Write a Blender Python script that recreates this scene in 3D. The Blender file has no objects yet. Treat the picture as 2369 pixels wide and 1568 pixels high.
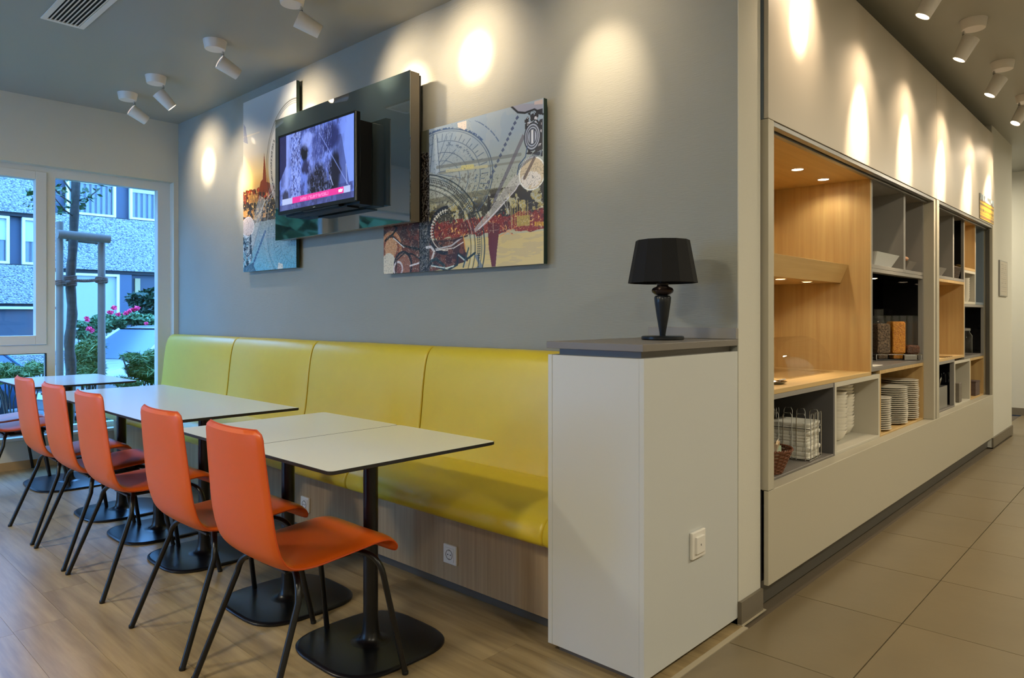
import bpy, bmesh, math, random
import numpy as np
from mathutils import Vector, Matrix

random.seed(7)
rng = np.random.default_rng(7)
PI = math.pi
scene = bpy.context.scene
C = scene.collection

# ------------------------------------------------------------------ camera
FPX, CXP, HZ, YAW = 1640.0, 1184.5, 729.0, math.radians(43.2)
CAM = (6.77, -2.68, 1.235)
cd = bpy.data.cameras.new('camera')
cam = bpy.data.objects.new('camera', cd)
C.objects.link(cam)
cam.location = CAM
cam.rotation_euler = (PI / 2, 0, YAW)
cd.sensor_width = 36.0
cd.lens = FPX / 2369.0 * 36.0
cd.shift_y = -(784.0 - HZ) / 2369.0
cd.clip_start = 0.05
cd.clip_end = 200
scene.camera = cam

# ------------------------------------------------------------------ world, exposure, room and fill lamps
W = bpy.data.worlds.new('dusk_sky')
scene.world = W
W.use_nodes = True
wn = W.node_tree.nodes
wl = W.node_tree.links
bg = wn['Background']
tcw = wn.new('ShaderNodeTexCoord')
sepw = wn.new('ShaderNodeSeparateXYZ')
rampw = wn.new('ShaderNodeValToRGB')
wl.new(tcw.outputs['Generated'], sepw.inputs[0])
wl.new(sepw.outputs['Z'], rampw.inputs[0])
rampw.color_ramp.elements[0].position = 0.0
rampw.color_ramp.elements[0].color = (0.16, 0.46, 1.0, 1)
rampw.color_ramp.elements[1].position = 0.7
rampw.color_ramp.elements[1].color = (0.11, 0.38, 1.0, 1)
wl.new(rampw.outputs[0], bg.inputs['Color'])
bg.inputs['Strength'].default_value = 10.5

scene.view_settings.view_transform = 'Standard'
scene.view_settings.look = 'None'
scene.view_settings.gamma = 1.0
scene.view_settings.use_curve_mapping = False
scene.view_settings.exposure = 0.38
scene.cycles.use_denoising = True
scene.cycles.max_bounces = 8
scene.cycles.transparent_max_bounces = 12
scene.cycles.sample_clamp_indirect = 6.0
scene.cycles.caustics_reflective = False
scene.cycles.caustics_refractive = False

SPOT_W = 85.0          # room spot power
SPOT_C = 170.0          # buffet wall spot power
FILL_LAMP = 38.0       # added fill lights, unseen behind and beside the camera
NICHE_W = 4.5
WARM = (1.0, 0.77, 0.52)
NEUTRAL = (1.0, 0.91, 0.70)


# ------------------------------------------------------------------ helpers
def lin(c):
    if isinstance(c, str):
        c = [int(c[i:i + 2], 16) / 255 for i in (0, 2, 4)]
    else:
        c = [v / 255 for v in c]
    return tuple((v / 12.92 if v <= 0.04045 else ((v + 0.055) / 1.055) ** 2.4) for v in c)


FW = (-math.sin(YAW), math.cos(YAW))
RT = (math.cos(YAW), math.sin(YAW))


def ray(px, py):
    l = (px - CXP) / FPX
    return (FW[0] + RT[0] * l, FW[1] + RT[1] * l, -(py - HZ) / FPX)


def on(axis, px, py, v):
    """the point where the sight line of a photograph pixel meets the plane x, y or z = v"""
    r = ray(px, py)
    d = (v - CAM[axis]) / r[axis]
    return tuple(CAM[i] + r[i] * d for i in range(3))


class MB:
    def __init__(s):
        s.v, s.f, s.m, s.sm = [], [], [], []

    def add(s, vs, fs, mi=0, smooth=False):
        o = len(s.v)
        s.v += [tuple(p) for p in vs]
        s.f += [tuple(i + o for i in f) for f in fs]
        s.m += [mi] * len(fs)
        s.sm += [smooth] * len(fs)
        return s

    def box(s, x0, x1, y0, y1, z0, z1, mi=0):
        vs = [(x, y, z) for z in (z0, z1) for y in (y0, y1) for x in (x0, x1)]
        fs = [(0, 2, 3, 1), (4, 5, 7, 6), (0, 1, 5, 4), (2, 6, 7, 3), (0, 4, 6, 2), (1, 3, 7, 5)]
        return s.add(vs, fs, mi)

    def prism(s, poly, axis, a, b, mi=0, smooth=False):
        """poly: 2D points; axis 0: (y,z) extruded in x; 1: (x,z) in y; 2: (x,y) in z"""
        def mk(p, t):
            return {0: (t, p[0], p[1]), 1: (p[0], t, p[1]), 2: (p[0], p[1], t)}[axis]
        n = len(poly)
        vs = [mk(p, a) for p in poly] + [mk(p, b) for p in poly]
        fs = [(i, (i + 1) % n, n + (i + 1) % n, n + i) for i in range(n)]
        s.add(vs, fs, mi, smooth)
        s.add(vs, [tuple(range(n))[::-1], tuple(range(n, 2 * n))], mi)
        return s

    def lathe(s, prof, cx=0, cy=0, cz=0, n=32, mi=0, ang=2 * PI, smooth=True, flute=None):
        vs, fs = [], []
        for r, z in prof:
            for k in range(n):
                a = ang * k / n
                rr = r if flute is None else r * (1 + flute * math.cos(8 * a))
                vs.append((cx + rr * math.cos(a), cy + rr * math.sin(a), cz + z))
        for i in range(len(prof) - 1):
            for k in range(n):
                k2 = (k + 1) % n
                fs.append((i * n + k, i * n + k2, (i + 1) * n + k2, (i + 1) * n + k))
        return s.add(vs, fs, mi, smooth)

    def tube(s, pts, r, n=10, mi=0, cap=True, radii=None):
        pts = [Vector(p) for p in pts]
        vs, fs = [], []
        prev = None
        for i, p in enumerate(pts):
            if i == 0:
                t = pts[1] - p
            elif i == len(pts) - 1:
                t = p - pts[i - 1]
            else:
                t = (pts[i + 1] - p).normalized() + (p - pts[i - 1]).normalized()
            t.normalize()
            if prev is None:
                u = t.orthogonal().normalized()
            else:
                u = (prev - t * prev.dot(t)).normalized()
            prev = u
            w = t.cross(u)
            rr = radii[i] if radii else r
            for k in range(n):
                a = 2 * PI * k / n
                vs.append(p + (u * math.cos(a) + w * math.sin(a)) * rr)
        for i in range(len(pts) - 1):
            for k in range(n):
                k2 = (k + 1) % n
                fs.append((i * n + k, i * n + k2, (i + 1) * n + k2, (i + 1) * n + k))
        s.add(vs, fs, mi, True)
        if cap:
            m = len(pts) - 1
            s.add(vs, [tuple(range(n))[::-1], tuple(range(m * n, m * n + n))], mi)
        return s

    def build(s, name, mats, parent=None, bevel=0, seg=2, recalc=True):
        me = bpy.data.meshes.new(name)
        me.from_pydata(s.v, [], s.f)
        me.polygons.foreach_set('material_index', s.m)
        me.polygons.foreach_set('use_smooth', s.sm)
        if not isinstance(mats, (list, tuple)):
            mats = [mats]
        for m in mats:
            me.materials.append(m)
        if recalc:
            bm = bmesh.new()
            bm.from_mesh(me)
            bmesh.ops.recalc_face_normals(bm, faces=bm.faces)
            bm.to_mesh(me)
            bm.free()
        me.update()
        if any(s.sm):
            me.set_sharp_from_angle(angle=math.radians(38))
        o = bpy.data.objects.new(name, me)
        C.objects.link(o)
        if parent:
            o.parent = parent
        if bevel:
            b = o.modifiers.new('bevel', 'BEVEL')
            b.width = bevel
            b.segments = seg
            b.limit_method = 'ANGLE'
            b.angle_limit = math.radians(40)
            b.harden_normals = False
        return o


def tag(o, label=None, cat=None, group=None, kind=None):
    if label:
        o['label'] = label
    if cat:
        o['category'] = cat
    if group:
        o['group'] = group
    if kind:
        o['kind'] = kind
    return o


def thing(name, label, cat, loc=(0, 0, 0), rz=0.0, group=None):
    o = bpy.data.objects.new(name, None)
    o.empty_display_size = 0.1
    C.objects.link(o)
    o.location = loc
    o.rotation_euler = (0, 0, rz)
    return tag(o, label, cat, group)


def kids(o):
    return [c for c in bpy.data.objects if c.parent == o]


def copy_tree(o, parent=None):
    ch = list(o.children)
    c = o.copy()
    C.objects.link(c)
    if parent is not None:
        c.parent = parent
    for k in ch:
        copy_tree(k, c)
    return c


def struct(name, mb, mats, parent=None, **kw):
    o = mb.build(name, mats, parent, **kw)
    o['kind'] = 'structure'
    return o


def node(nt, t, **kw):
    n = nt.nodes.new(t)
    for k, v in kw.items():
        n.inputs[k].default_value = v
    return n


def mat(name, col, rough=0.5, metal=0.0, spec=0.5, coat=0.0, noise=None, bump=None, emit=None, es=1.0,
        trans=0.0, ior=1.45, rnd=0.0, coat_rough=0.03):
    """noise=(scale xyz, amount, second colour); bump=(scale xyz, strength, distance)"""
    m = bpy.data.materials.new(name)
    m.use_nodes = True
    nt = m.node_tree
    b = nt.nodes['Principled BSDF']
    c = lin(col) if not (isinstance(col, tuple) and max(col) <= 1.0) else col
    b.inputs['Base Color'].default_value = (*c, 1)
    b.inputs['Roughness'].default_value = rough
    b.inputs['Metallic'].default_value = metal
    b.inputs['Specular IOR Level'].default_value = spec
    b.inputs['Coat Weight'].default_value = coat
    b.inputs['Coat Roughness'].default_value = coat_rough
    b.inputs['Transmission Weight'].default_value = trans
    b.inputs['IOR'].default_value = ior
    out = None
    if noise or rnd or bump:
        tc = node(nt, 'ShaderNodeTexCoord')
    if noise:
        sc, amt, c2 = noise
        mp = node(nt, 'ShaderNodeMapping')
        mp.inputs['Scale'].default_value = sc
        nt.links.new(tc.outputs['Object'], mp.inputs[0])
        nz = node(nt, 'ShaderNodeTexNoise', Scale=1.0, Detail=5.0, Roughness=0.6)
        nz.noise_dimensions = '4D'
        oi = node(nt, 'ShaderNodeObjectInfo')
        mw = node(nt, 'ShaderNodeMath')
        mw.operation = 'MULTIPLY'
        mw.inputs[1].default_value = 30.0 if rnd else 0.0
        nt.links.new(oi.outputs['Random'], mw.inputs[0])
        nt.links.new(mw.outputs[0], nz.inputs['W'])
        nt.links.new(mp.outputs[0], nz.inputs['Vector'])
        rp = node(nt, 'ShaderNodeValToRGB')
        rp.color_ramp.elements[0].position = 0.5 - 0.5 * amt
        rp.color_ramp.elements[0].color = (*c, 1)
        rp.color_ramp.elements[1].position = 0.5 + 0.5 * amt
        rp.color_ramp.elements[1].color = (*lin(c2), 1)
        nt.links.new(nz.outputs['Fac'], rp.inputs[0])
        out = rp.outputs[0]
        if rnd:
            hs = node(nt, 'ShaderNodeHueSaturation')
            mr = node(nt, 'ShaderNodeMapRange')
            mr.inputs['To Min'].default_value = 1 - rnd
            mr.inputs['To Max'].default_value = 1 + rnd
            nt.links.new(oi.outputs['Random'], mr.inputs['Value'])
            nt.links.new(mr.outputs[0], hs.inputs['Value'])
            nt.links.new(out, hs.inputs['Color'])
            out = hs.outputs[0]
        nt.links.new(out, b.inputs['Base Color'])
    if bump:
        sc, st, dist = bump
        mp = node(nt, 'ShaderNodeMapping')
        mp.inputs['Scale'].default_value = sc
        nt.links.new(tc.outputs['Object'], mp.inputs[0])
        nz = node(nt, 'ShaderNodeTexNoise', Scale=1.0, Detail=3.0)
        nt.links.new(mp.outputs[0], nz.inputs['Vector'])
        bp = node(nt, 'ShaderNodeBump', Strength=st, Distance=dist)
        nt.links.new(nz.outputs['Fac'], bp.inputs['Height'])
        nt.links.new(bp.outputs[0], b.inputs['Normal'])
    if emit:
        b.inputs['Emission Color'].default_value = (*lin(emit), 1)
        b.inputs['Emission Strength'].default_value = es
    return m


def glass_mat(name, refl=0.06, tint=(1, 1, 1), rough=0.0):
    m = bpy.data.materials.new(name)
    m.use_nodes = True
    nt = m.node_tree
    nt.nodes.remove(nt.nodes['Principled BSDF'])
    tr = node(nt, 'ShaderNodeBsdfTransparent', Color=(*tint, 1))
    gl = node(nt, 'ShaderNodeBsdfGlossy', Roughness=rough)
    fr = node(nt, 'ShaderNodeLayerWeight', Blend=0.5)
    mr = node(nt, 'ShaderNodeMapRange')
    mr.inputs['To Min'].default_value = refl
    mr.inputs['To Max'].default_value = 0.7
    pw = node(nt, 'ShaderNodeMath')
    pw.operation = 'POWER'
    pw.inputs[1].default_value = 4.0
    mx = node(nt, 'ShaderNodeMixShader')
    nt.links.new(fr.outputs['Facing'], pw.inputs[0])
    nt.links.new(pw.outputs[0], mr.inputs['Value'])
    nt.links.new(mr.outputs[0], mx.inputs[0])
    nt.links.new(tr.outputs[0], mx.inputs[1])
    nt.links.new(gl.outputs[0], mx.inputs[2])
    nt.links.new(mx.outputs[0], nt.nodes['Material Output'].inputs[0])
    return m


def vcol_mat(name, rough=0.3, emit=0.0, coat=0.0):
    m = bpy.data.materials.new(name)
    m.use_nodes = True
    nt = m.node_tree
    b = nt.nodes['Principled BSDF']
    a = node(nt, 'ShaderNodeAttribute')
    a.attribute_name = 'print'
    b.inputs['Roughness'].default_value = rough
    b.inputs['Coat Weight'].default_value = coat
    b.inputs['Coat Roughness'].default_value = 0.05
    if emit:
        b.inputs['Base Color'].default_value = (0.01, 0.01, 0.01, 1)
        nt.links.new(a.outputs['Color'], b.inputs['Emission Color'])
        b.inputs['Emission Strength'].default_value = emit
    else:
        nt.links.new(a.outputs['Color'], b.inputs['Base Color'])
    return m


M = {}
M['grey_wall'] = mat('grey_wall', (156, 157, 149), 0.75, bump=((18, 18, 330), 0.35, 0.004), noise=((2, 2, 2), 0.6, (149, 151, 143)))
M['white_wall'] = mat('white_wall', (205, 202, 190), 0.8, bump=((130, 130, 300), 0.25, 0.003))
M['ceiling'] = mat('ceiling_paint', (158, 158, 150), 0.45, spec=0.35)
M['frame'] = mat('window_frame', (214, 214, 210), 0.4)
M['panel'] = mat('white_panel', (184, 177, 158), 0.38, spec=0.4, bump=((4, 4, 4), 0.05, 0.004))
M['fascia'] = mat('fascia_panel', (198, 190, 176), 0.42, spec=0.3, bump=((2.5, 2.5, 2.5), 0.10, 0.01))
M['cab_white'] = mat('cabinet_white', (198, 200, 198), 0.42, spec=0.4)
M['grey_top'] = mat('grey_laminate', (118, 112, 106), 0.4)
M['grey_dark'] = mat('grey_shelving', (92, 90, 90), 0.5)
M['grey_mid'] = mat('grey_carcass', (140, 136, 130), 0.5)
M['grey_blue'] = mat('grey_blue_carcass', (120, 132, 142), 0.5)
M['white_box'] = mat('light_carcass', (196, 190, 174), 0.5)
M['black_gloss'] = mat('black_gloss', (6, 6, 9), 0.04, spec=0.6)
M['oak'] = mat('oak_veneer', (206, 176, 120), 0.5, noise=((34, 34, 1.2), 0.7, (172, 136, 84)))
M['oak_flat'] = mat('oak_veneer_flat', (210, 180, 122), 0.45, noise=((34, 1.2, 34), 0.7, (184, 148, 94)))
M['bench_wood'] = mat('bench_veneer', (186, 160, 120), 0.5, noise=((60, 60, 1.5), 0.6, (148, 122, 86)))
M['plank'] = mat('vinyl_plank', (172, 150, 110), 0.32, spec=0.5, noise=((1.6, 20, 20), 0.36, (126, 107, 76)), rnd=0.05)
M['tile'] = mat('floor_tile', (126, 111, 84), 0.30, spec=0.5, noise=((3, 3, 3), 0.9, (110, 96, 72)), rnd=0.04,
                bump=((9, 9, 9), 0.06, 0.01))
M['grout'] = mat('grout', (92, 80, 62), 0.8)
M['light_grout'] = mat('light_joint', (170, 158, 134), 0.7)
M['base_tile'] = mat('base_tile', (112, 103, 88), 0.45)
M['plinth'] = mat('brushed_plinth', (96, 92, 84), 0.35, metal=0.3)
M['wood_base'] = mat('wood_baseboard', (176, 142, 96), 0.5)
M['yellow'] = mat('yellow_leather', (220, 195, 48), 0.38, spec=0.6, coat=0.3, coat_rough=0.35, noise=((7, 7, 7), 0.7, (213, 187, 43)), bump=((160, 160, 160), 0.12, 0.003))
M['yellow_pipe'] = mat('yellow_piping', (190, 160, 8), 0.45)
M['orange'] = mat('orange_leather', (208, 88, 20), 0.40, spec=0.5, bump=((260, 260, 260), 0.10, 0.002))
M['orange_pipe'] = mat('orange_piping', (196, 74, 16), 0.5)
M['black_metal'] = mat('black_steel', (15, 14, 15), 0.32, spec=0.5)
M['base_metal'] = mat('black_base_plate', (12, 13, 18), 0.28, spec=0.5)
M['table'] = mat('table_laminate', (246, 246, 236), 0.24, coat=0.4, coat_rough=0.12, spec=0.5)
M['core'] = mat('black_table_core', (38, 35, 34), 0.45)
M['lamp_white'] = mat('white_enamel', (222, 216, 208), 0.4)
M['chrome'] = mat('chrome', (205, 205, 205), 0.15, metal=1.0)
M['steel'] = mat('brushed_steel', (150, 148, 144), 0.35, metal=0.8)
M['glow'] = mat('lamp_glow', (255, 240, 220), 0.5, emit=(255, 226, 190), es=14.0)
M['glow_soft'] = mat('lamp_vent_glow', (255, 240, 220), 0.5, emit=(255, 226, 200), es=1.2)
M['green_gloss'] = mat('dark_green_glass', (34, 44, 46), 0.03, spec=0.9, coat=1.0, ior=1.8)
M['board_side'] = mat('board_side', (120, 112, 98), 0.4)
M['art_side'] = mat('acrylic_edge', (30, 52, 46), 0.2)
M['dark_mount'] = mat('dark_mount', (6, 6, 8), 0.4)
M['tv_black'] = mat('television_bezel', (8, 9, 10), 0.25, spec=0.6)
M['print'] = vcol_mat('art_print', 0.3, coat=0.25)
M['screen'] = vcol_mat('screen_picture', 0.2, emit=0.9)
M['sign_print'] = vcol_mat('sign_print', 0.3)
M['lamp_black'] = mat('lamp_black', (20, 24, 30), 0.3, spec=0.5)
M['shade'] = mat('black_fabric_shade', (10, 10, 13), 0.85, bump=((400, 400, 400), 0.3, 0.002))
M['porcelain'] = mat('porcelain', (226, 220, 206), 0.22, spec=0.5)
M['napkin'] = mat('paper_napkin', (222, 218, 206), 0.8)
M['wicker'] = mat('wicker', (112, 68, 44), 0.6)
M['socket'] = mat('socket_plastic', (226, 222, 214), 0.35)
M['clear'] = glass_mat('clear_acrylic', 0.05)
M['glass'] = glass_mat('window_glass', 0.015)
M['darkbg'] = mat('dark_void', (8, 8, 10), 0.6)
M['slatdark'] = mat('duct_black', (6, 6, 8), 0.8)
M['white_text'] = mat('white_lettering', (250, 250, 250), 0.5, emit=(255, 255, 255), es=0.9)
M['dark_text'] = mat('dark_lettering', (40, 38, 36), 0.6)

# outdoors
def pebble(name):
    m = bpy.data.materials.new(name)
    m.use_nodes = True
    nt = m.node_tree
    b = nt.nodes['Principled BSDF']
    tc = node(nt, 'ShaderNodeTexCoord')
    vo = node(nt, 'ShaderNodeTexVoronoi', Scale=24.0)
    nt.links.new(tc.outputs['Object'], vo.inputs['Vector'])
    rp = node(nt, 'ShaderNodeValToRGB')
    rp.color_ramp.elements[0].color = (0.13, 0.13, 0.13, 1)
    rp.color_ramp.elements[1].color = (0.34, 0.31, 0.29, 1)
    sep = node(nt, 'ShaderNodeSeparateColor')
    nt.links.new(vo.outputs['Color'], sep.inputs[0])
    nt.links.new(sep.outputs[0], rp.inputs[0])
    nt.links.new(rp.outputs[0], b.inputs['Base Color'])
    b.inputs['Roughness'].default_value = 0.9
    bp = node(nt, 'ShaderNodeBump', Strength=0.8, Distance=0.05)
    bp.invert = True
    nt.links.new(vo.outputs['Distance'], bp.inputs['Height'])
    nt.links.new(bp.outputs[0], b.inputs['Normal'])
    return m


M['pebble'] = pebble('pebbledash')
M['navy'] = mat('dark_infill_panel', (52, 62, 78), 0.5)
M['bwhite'] = mat('facade_white', (205, 200, 196), 0.5)
M['curtain'] = mat('pale_curtain', (168, 172, 176), 0.8)
M['curtain_dark'] = mat('dark_room', (60, 62, 70), 0.7)
M['curtain_strip'] = mat('curtain_strip', (104, 110, 128), 0.8)
M['blind'] = mat('pale_blind', (140, 140, 140), 0.7)
M['bark'] = mat('bark', (96, 84, 74), 0.9, noise=((6, 6, 30), 0.8, (64, 56, 50)), bump=((40, 40, 20), 0.6, 0.02))
M['post'] = mat('peeled_post', (142, 126, 112), 0.8, noise=((6, 6, 3), 0.8, (112, 100, 90)))
M['rope'] = mat('coir_rope', (120, 96, 84), 0.95, bump=((120, 120, 300), 0.6, 0.01))
M['leaf'] = mat('leaf_green', (86, 118, 66), 0.6, noise=((3, 3, 3), 0.8, (44, 70, 42)))
M['leaf_dark'] = mat('leaf_dark', (34, 62, 34), 0.35, noise=((4, 4, 4), 0.8, (20, 40, 24)))
M['leaf_feather'] = mat('leaf_feathery', (112, 134, 66), 0.7, noise=((4, 4, 4), 0.8, (66, 86, 44)))
M['blossom'] = mat('pink_blossom', (232, 60, 110), 0.6)
M['grass'] = mat('grass', (60, 100, 38), 0.8, noise=((8, 8, 8), 0.9, (32, 58, 22)))
M['asphalt'] = mat('asphalt', (110, 108, 106), 0.9, noise=((3, 3, 3), 0.8, (90, 88, 88)))
M['car_silver'] = mat('silver_paint', (150, 146, 148), 0.3, metal=0.5, coat=0.6)
M['car_blue'] = mat('blue_paint', (66, 90, 120), 0.3, metal=0.3, coat=0.6)
M['car_glass'] = mat('car_glass', (58, 72, 88), 0.12, spec=0.5)
M['tyre'] = mat('tyre', (26, 26, 28), 0.8)

# ------------------------------------------------------------------ room shell
H = 3.01
XW = 5.52      # face of the buffet wall
fl = struct('floor', MB().box(-0.12, 10.0, -6.0, 8.2, -0.25, -0.012), M['grout'])


def plank_mesh(L, Wd):
    e = 0.0005
    return MB().box(0, L - 2 * e, 0, Wd - 2 * e, -0.012, 0.0)


pm = {}
y = -4.0
row = 0
while y < 0.0:
    x = -random.uniform(0.1, 1.2)
    while x < 5.52:
        x0, x1 = max(x, 0.0), min(x + 1.22, 5.52)
        if x1 - x0 > 0.05:
            key = round(x1 - x0, 3)
            if key not in pm:
                o = plank_mesh(x1 - x0, 0.182).build('plank', M['plank'], fl)
                pm[key] = o.data
            else:
                o = bpy.data.objects.new('plank', pm[key])
                C.objects.link(o)
                o.parent = fl
            o.location = (x0 + 0.0005, y + 0.0005, 0)
        x += 1.22
    y += 0.182
    row += 1
tm = None
for i in range(7):
    for j in range(-5, 13):
        x0, x1 = 5.365 + 0.6 * i, 5.965 + 0.6 * i
        y0 = -0.168 + 0.63 * j
        if y0 > 7.9:
            continue
        if i == 0:
            x0 = 5.535 if j < 10 else 5.365
        if tm is None or i == 0 or tm[0] != 1:
            o = MB().box(0, x1 - x0 - 0.004, 0, 0.626, -0.012, 0.0).build('tile', M['tile'], fl)
            if i == 1:
                tm = (1, o.data)
        else:
            o = bpy.data.objects.new('tile', tm[1])
            C.objects.link(o)
            o.parent = fl
        o.location = (x0 + 0.002, y0 + 0.002, 0)
struct('trim_1', MB().box(5.512, 5.534, -6, 0.0, -0.011, 0.0015), M['light_grout'])
# far-left part of the corridor beyond the buffet wall
struct('ceiling', MB().box(-0.3, 10.0, -6.0, 8.2, H, H + 0.2), M['ceiling'])
wb = struct('wall_back', MB().box(-0.3, 5.488, 0.0, 0.2, -0.01, H), M['grey_wall'])
we = struct('wall_end', MB().box(5.484, 5.492, 0.001, 0.205, -0.01, H), M['white_wall'])
struct('trim_2', MB().box(5.494, 5.506, 0.012, 0.202, 0.0, 0.092).box(5.45, 5.506, 0.0, 0.012, 0, 0.092), M['base_tile'])
struct('trim_3', MB().box(5.492, 5.514, -0.005, 0.215, 0.0, 0.003), M['light_grout'])
struct('trim_11', MB().box(5.40, 5.485, 0.2, 0.235, 0.0, H), M['grey_dark'])
struct('wall_far', MB().box(-0.3, 10.0, 8.0, 8.2, 0, H), M['white_wall'])
struct('baseboard_far', MB().box(3.5, 10.0, 7.985, 8.0, 0, 0.09), M['base_tile'])
struct('wall_right', MB().box(9.6, 9.8, -6, 8.2, 0, H), M['white_wall'])
wf = MB().box(-0.3, 10.0, -6.2, -6.0, 0, 0.3).box(-0.3, 10.0, -6.2, -6.0, 2.5, H)
for a, b in ((-0.3, 0.5), (2.3, 10.0)):
    wf.box(a, b, -6.2, -6.0, 0.3, 2.5)
struct('wall_front', wf, M['white_wall'])
for k, (a, b) in enumerate(((0.5, 2.3),)):
    w_ = struct('window_%d' % (k + 3), MB().box(a, b, -6.14, -6.06, 0.3, 0.38).box(a, b, -6.14, -6.06, 2.42, 2.5)
                .box(a, a + 0.08, -6.14, -6.06, 0.38, 2.42).box(b - 0.08, b, -6.14, -6.06, 0.38, 2.42)
                .box((a + b) / 2 - 0.05, (a + b) / 2 + 0.05, -6.14, -6.06, 0.38, 2.42), M['frame'])
    MB().box(a + 0.08, b - 0.08, -6.105, -6.10, 0.38, 2.42).build('pane', M['glass'], w_)
# buffet wall: recessed strip over the fascia, core behind the niches, and the wall that goes on after it
struct('wall_buffet', MB().box(5.30, 5.44, 0.2, 5.2, 2.062, H).box(4.70, 4.80, 0.2, 5.2, 0, H)
       .box(4.80, 5.30, 0.2, 0.26, 0, H).box(4.8, 5.44, 5.22, 5.3, 0, H), M['grey_dark'])
struct('wall_corridor', MB().box(5.30, 5.505, 5.20, 6.26, 0, H).box(-0.3, 5.505, 6.26, 6.30, 0, H), M['white_wall'])
struct('baseboard_corridor', MB().box(5.505, 5.52, 5.20, 6.275, 0, 0.09).box(5.3, 5.505, 6.30, 6.315, 0, 0.09), M['base_tile'])

# window wall (x = 0) with two openings
OZ0, OZ1 = 0.25, 2.462
WT = 0.34
ww = MB()
ww.box(-WT, 0, -6.0, 0.0, 0, OZ0).box(-WT, 0, -6.0, 0.0, OZ1, H)
ww.box(-WT, 0, -0.041, 0.0, OZ0, OZ1).box(-WT, 0, -2.25, -2.02, OZ0, OZ1).box(-WT, 0, -6.0, -4.6, OZ0, OZ1)
struct('wall_left', ww, M['white_wall'])
struct('baseboard_left', MB().box(0, 0.014, -6.0, -0.6, 0, 0.066), M['wood_base'])
struct('trim_4', MB().box(-0.30, 0.02, -2.02, -0.041, OZ0 - 0.02, OZ0 + 0.006), M['frame'], bevel=0.004)


def frame_ring(mb, xa, xb, y0, y1, z0, z1, wl_, wr_, wb_, wt_):
    """rectangular frame in the y-z plane with mitre-free, touching members"""
    mb.box(xa, xb, y0, y0 + wl_, z0, z1).box(xa, xb, y1 - wr_, y1, z0, z1)
    mb.box(xa, xb, y0 + wl_, y1 - wr_, z0, z0 + wb_).box(xa, xb, y0 + wl_, y1 - wr_, z1 - wt_, z1)
    return mb


def window_unit(idx, yr, yl):
    """frame on x=-0.17..-0.09; yr right jamb (nearer the grey wall), yl left jamb"""
    xa, xb = -0.17, -0.09
    w = struct('window_%d' % idx, frame_ring(MB(), xa, xb, yl, yr, OZ0, OZ1, 0.09, 0.108, 0.05, 0.075), M['frame'])
    ym = yr - 0.99
    MB().box(xa + .001, xb - .001, ym, ym + 0.063, OZ0 + 0.05, OZ1 - 0.075).build('mullion', M['frame'], w)
    MB().box(xa + .001, xb - .001, yl + 0.09, ym, 0.92, 0.99).build('transom', M['frame'], w)
    frame_ring(MB(), xa + 0.01, xb + 0.014, yl + 0.08, ym - 0.003, 0.993, 2.42, 0.075, 0.077, 0.075, 0.067).build('sash', M['frame'], w, bevel=0.003)
    for (a, b, c, d) in ((ym + 0.063, yr - 0.108, OZ0 + 0.05, OZ1 - 0.075), (yl + 0.155, ym - 0.08, 1.068, 2.353),
                         (yl + 0.09, ym, OZ0 + 0.05, 0.92)):
        MB().box(-0.133, -0.130, a, b, c, d).build('pane', M['glass'], w)
    a, b, c, d = yl + 0.09, ym, OZ0 + 0.05, 0.92
    frame_ring(MB(), -0.128, -0.0895, a, b, c, d, .006, .006, .006, .006).build('gasket', M['darkbg'], w)
    return w


window_unit(1, -0.041, -2.02)
window_unit(2, -2.25, -4.6)

# ------------------------------------------------------------------ buffet wall joinery
bw = thing('buffet_cabinet', 'long off-white built-in buffet wall with open shelving bays beside the tiled corridor', 'cabinet', (XW, 0.22, 0))
bw.matrix_world = Matrix.Translation((0, 0, 0))
bw.location = (0, 0, 0)


def part(name, mb, m, parent=bw, bevel=0.0015, label=None, **kw):
    o = mb.build(name, m, parent, bevel=bevel, **kw)
    if label:
        o['label'] = label
    return o


SY0, SY1 = 3.066, 5.19
part('fascia_panel', MB().box(5.50, XW, 0.22, SY0 - 0.0015, 2.062, 2.915), M['fascia'])
part('fascia_panel', MB().box(5.50, XW, SY0 + 0.0015, SY1, 2.062, 2.915), M['fascia'])
part('fascia_return', MB().box(5.44, 5.499, 0.222, 0.24, 2.062, 2.915), M['grey_blue'])  # grey-blue colour stands in for bluish daylight on this edge
part('lower_panel', MB().box(5.50, XW, 0.22, SY1, 0.10, 0.496), M['panel'])
part('sill', MB().box(5.455, XW - 0.001, 0.28, SY1 - 0.02, 0.480, 0.4975), M['panel'])
part('jamb', MB().box(5.44, XW, 0.22, 0.278, 0.4985, 2.06), M['panel'])
part('jamb', MB().box(5.44, XW, 5.150, SY1, 0.4985, 2.06), M['panel'])
part('column', MB().box(5.44, XW, 3.068, 3.14, 0.4985, 2.06), M['panel'])
part('column', MB().box(5.44, XW - 0.004, 3.004, 3.050, 0.4985, 2.06), M['panel'])
part('plinth', MB().box(5.44, 5.475, 0.24, SY1, 0.0, 0.10), M['plinth'], label='dark recessed plinth')
for a, b in ((0.278, 3.004), (3.14, 5.15)):
    part('door_track', MB().box(5.485, 5.515, a, b, 2.040, 2.0605).box(5.455, 5.478, a, b, 2.030, 2.0605), M['steel'], label='metal sliding door track')
part('door_track', MB().box(5.47, 5.508, 3.0505, 3.0675, 0.4985, 2.058), M['plinth'])
part('door_track', MB().box(5.47, 5.50, 5.135, 5.15, 0.4985, 2.03), M['plinth'])

XF, XB = 5.452, 4.86   # front and back of the carcasses


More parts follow.
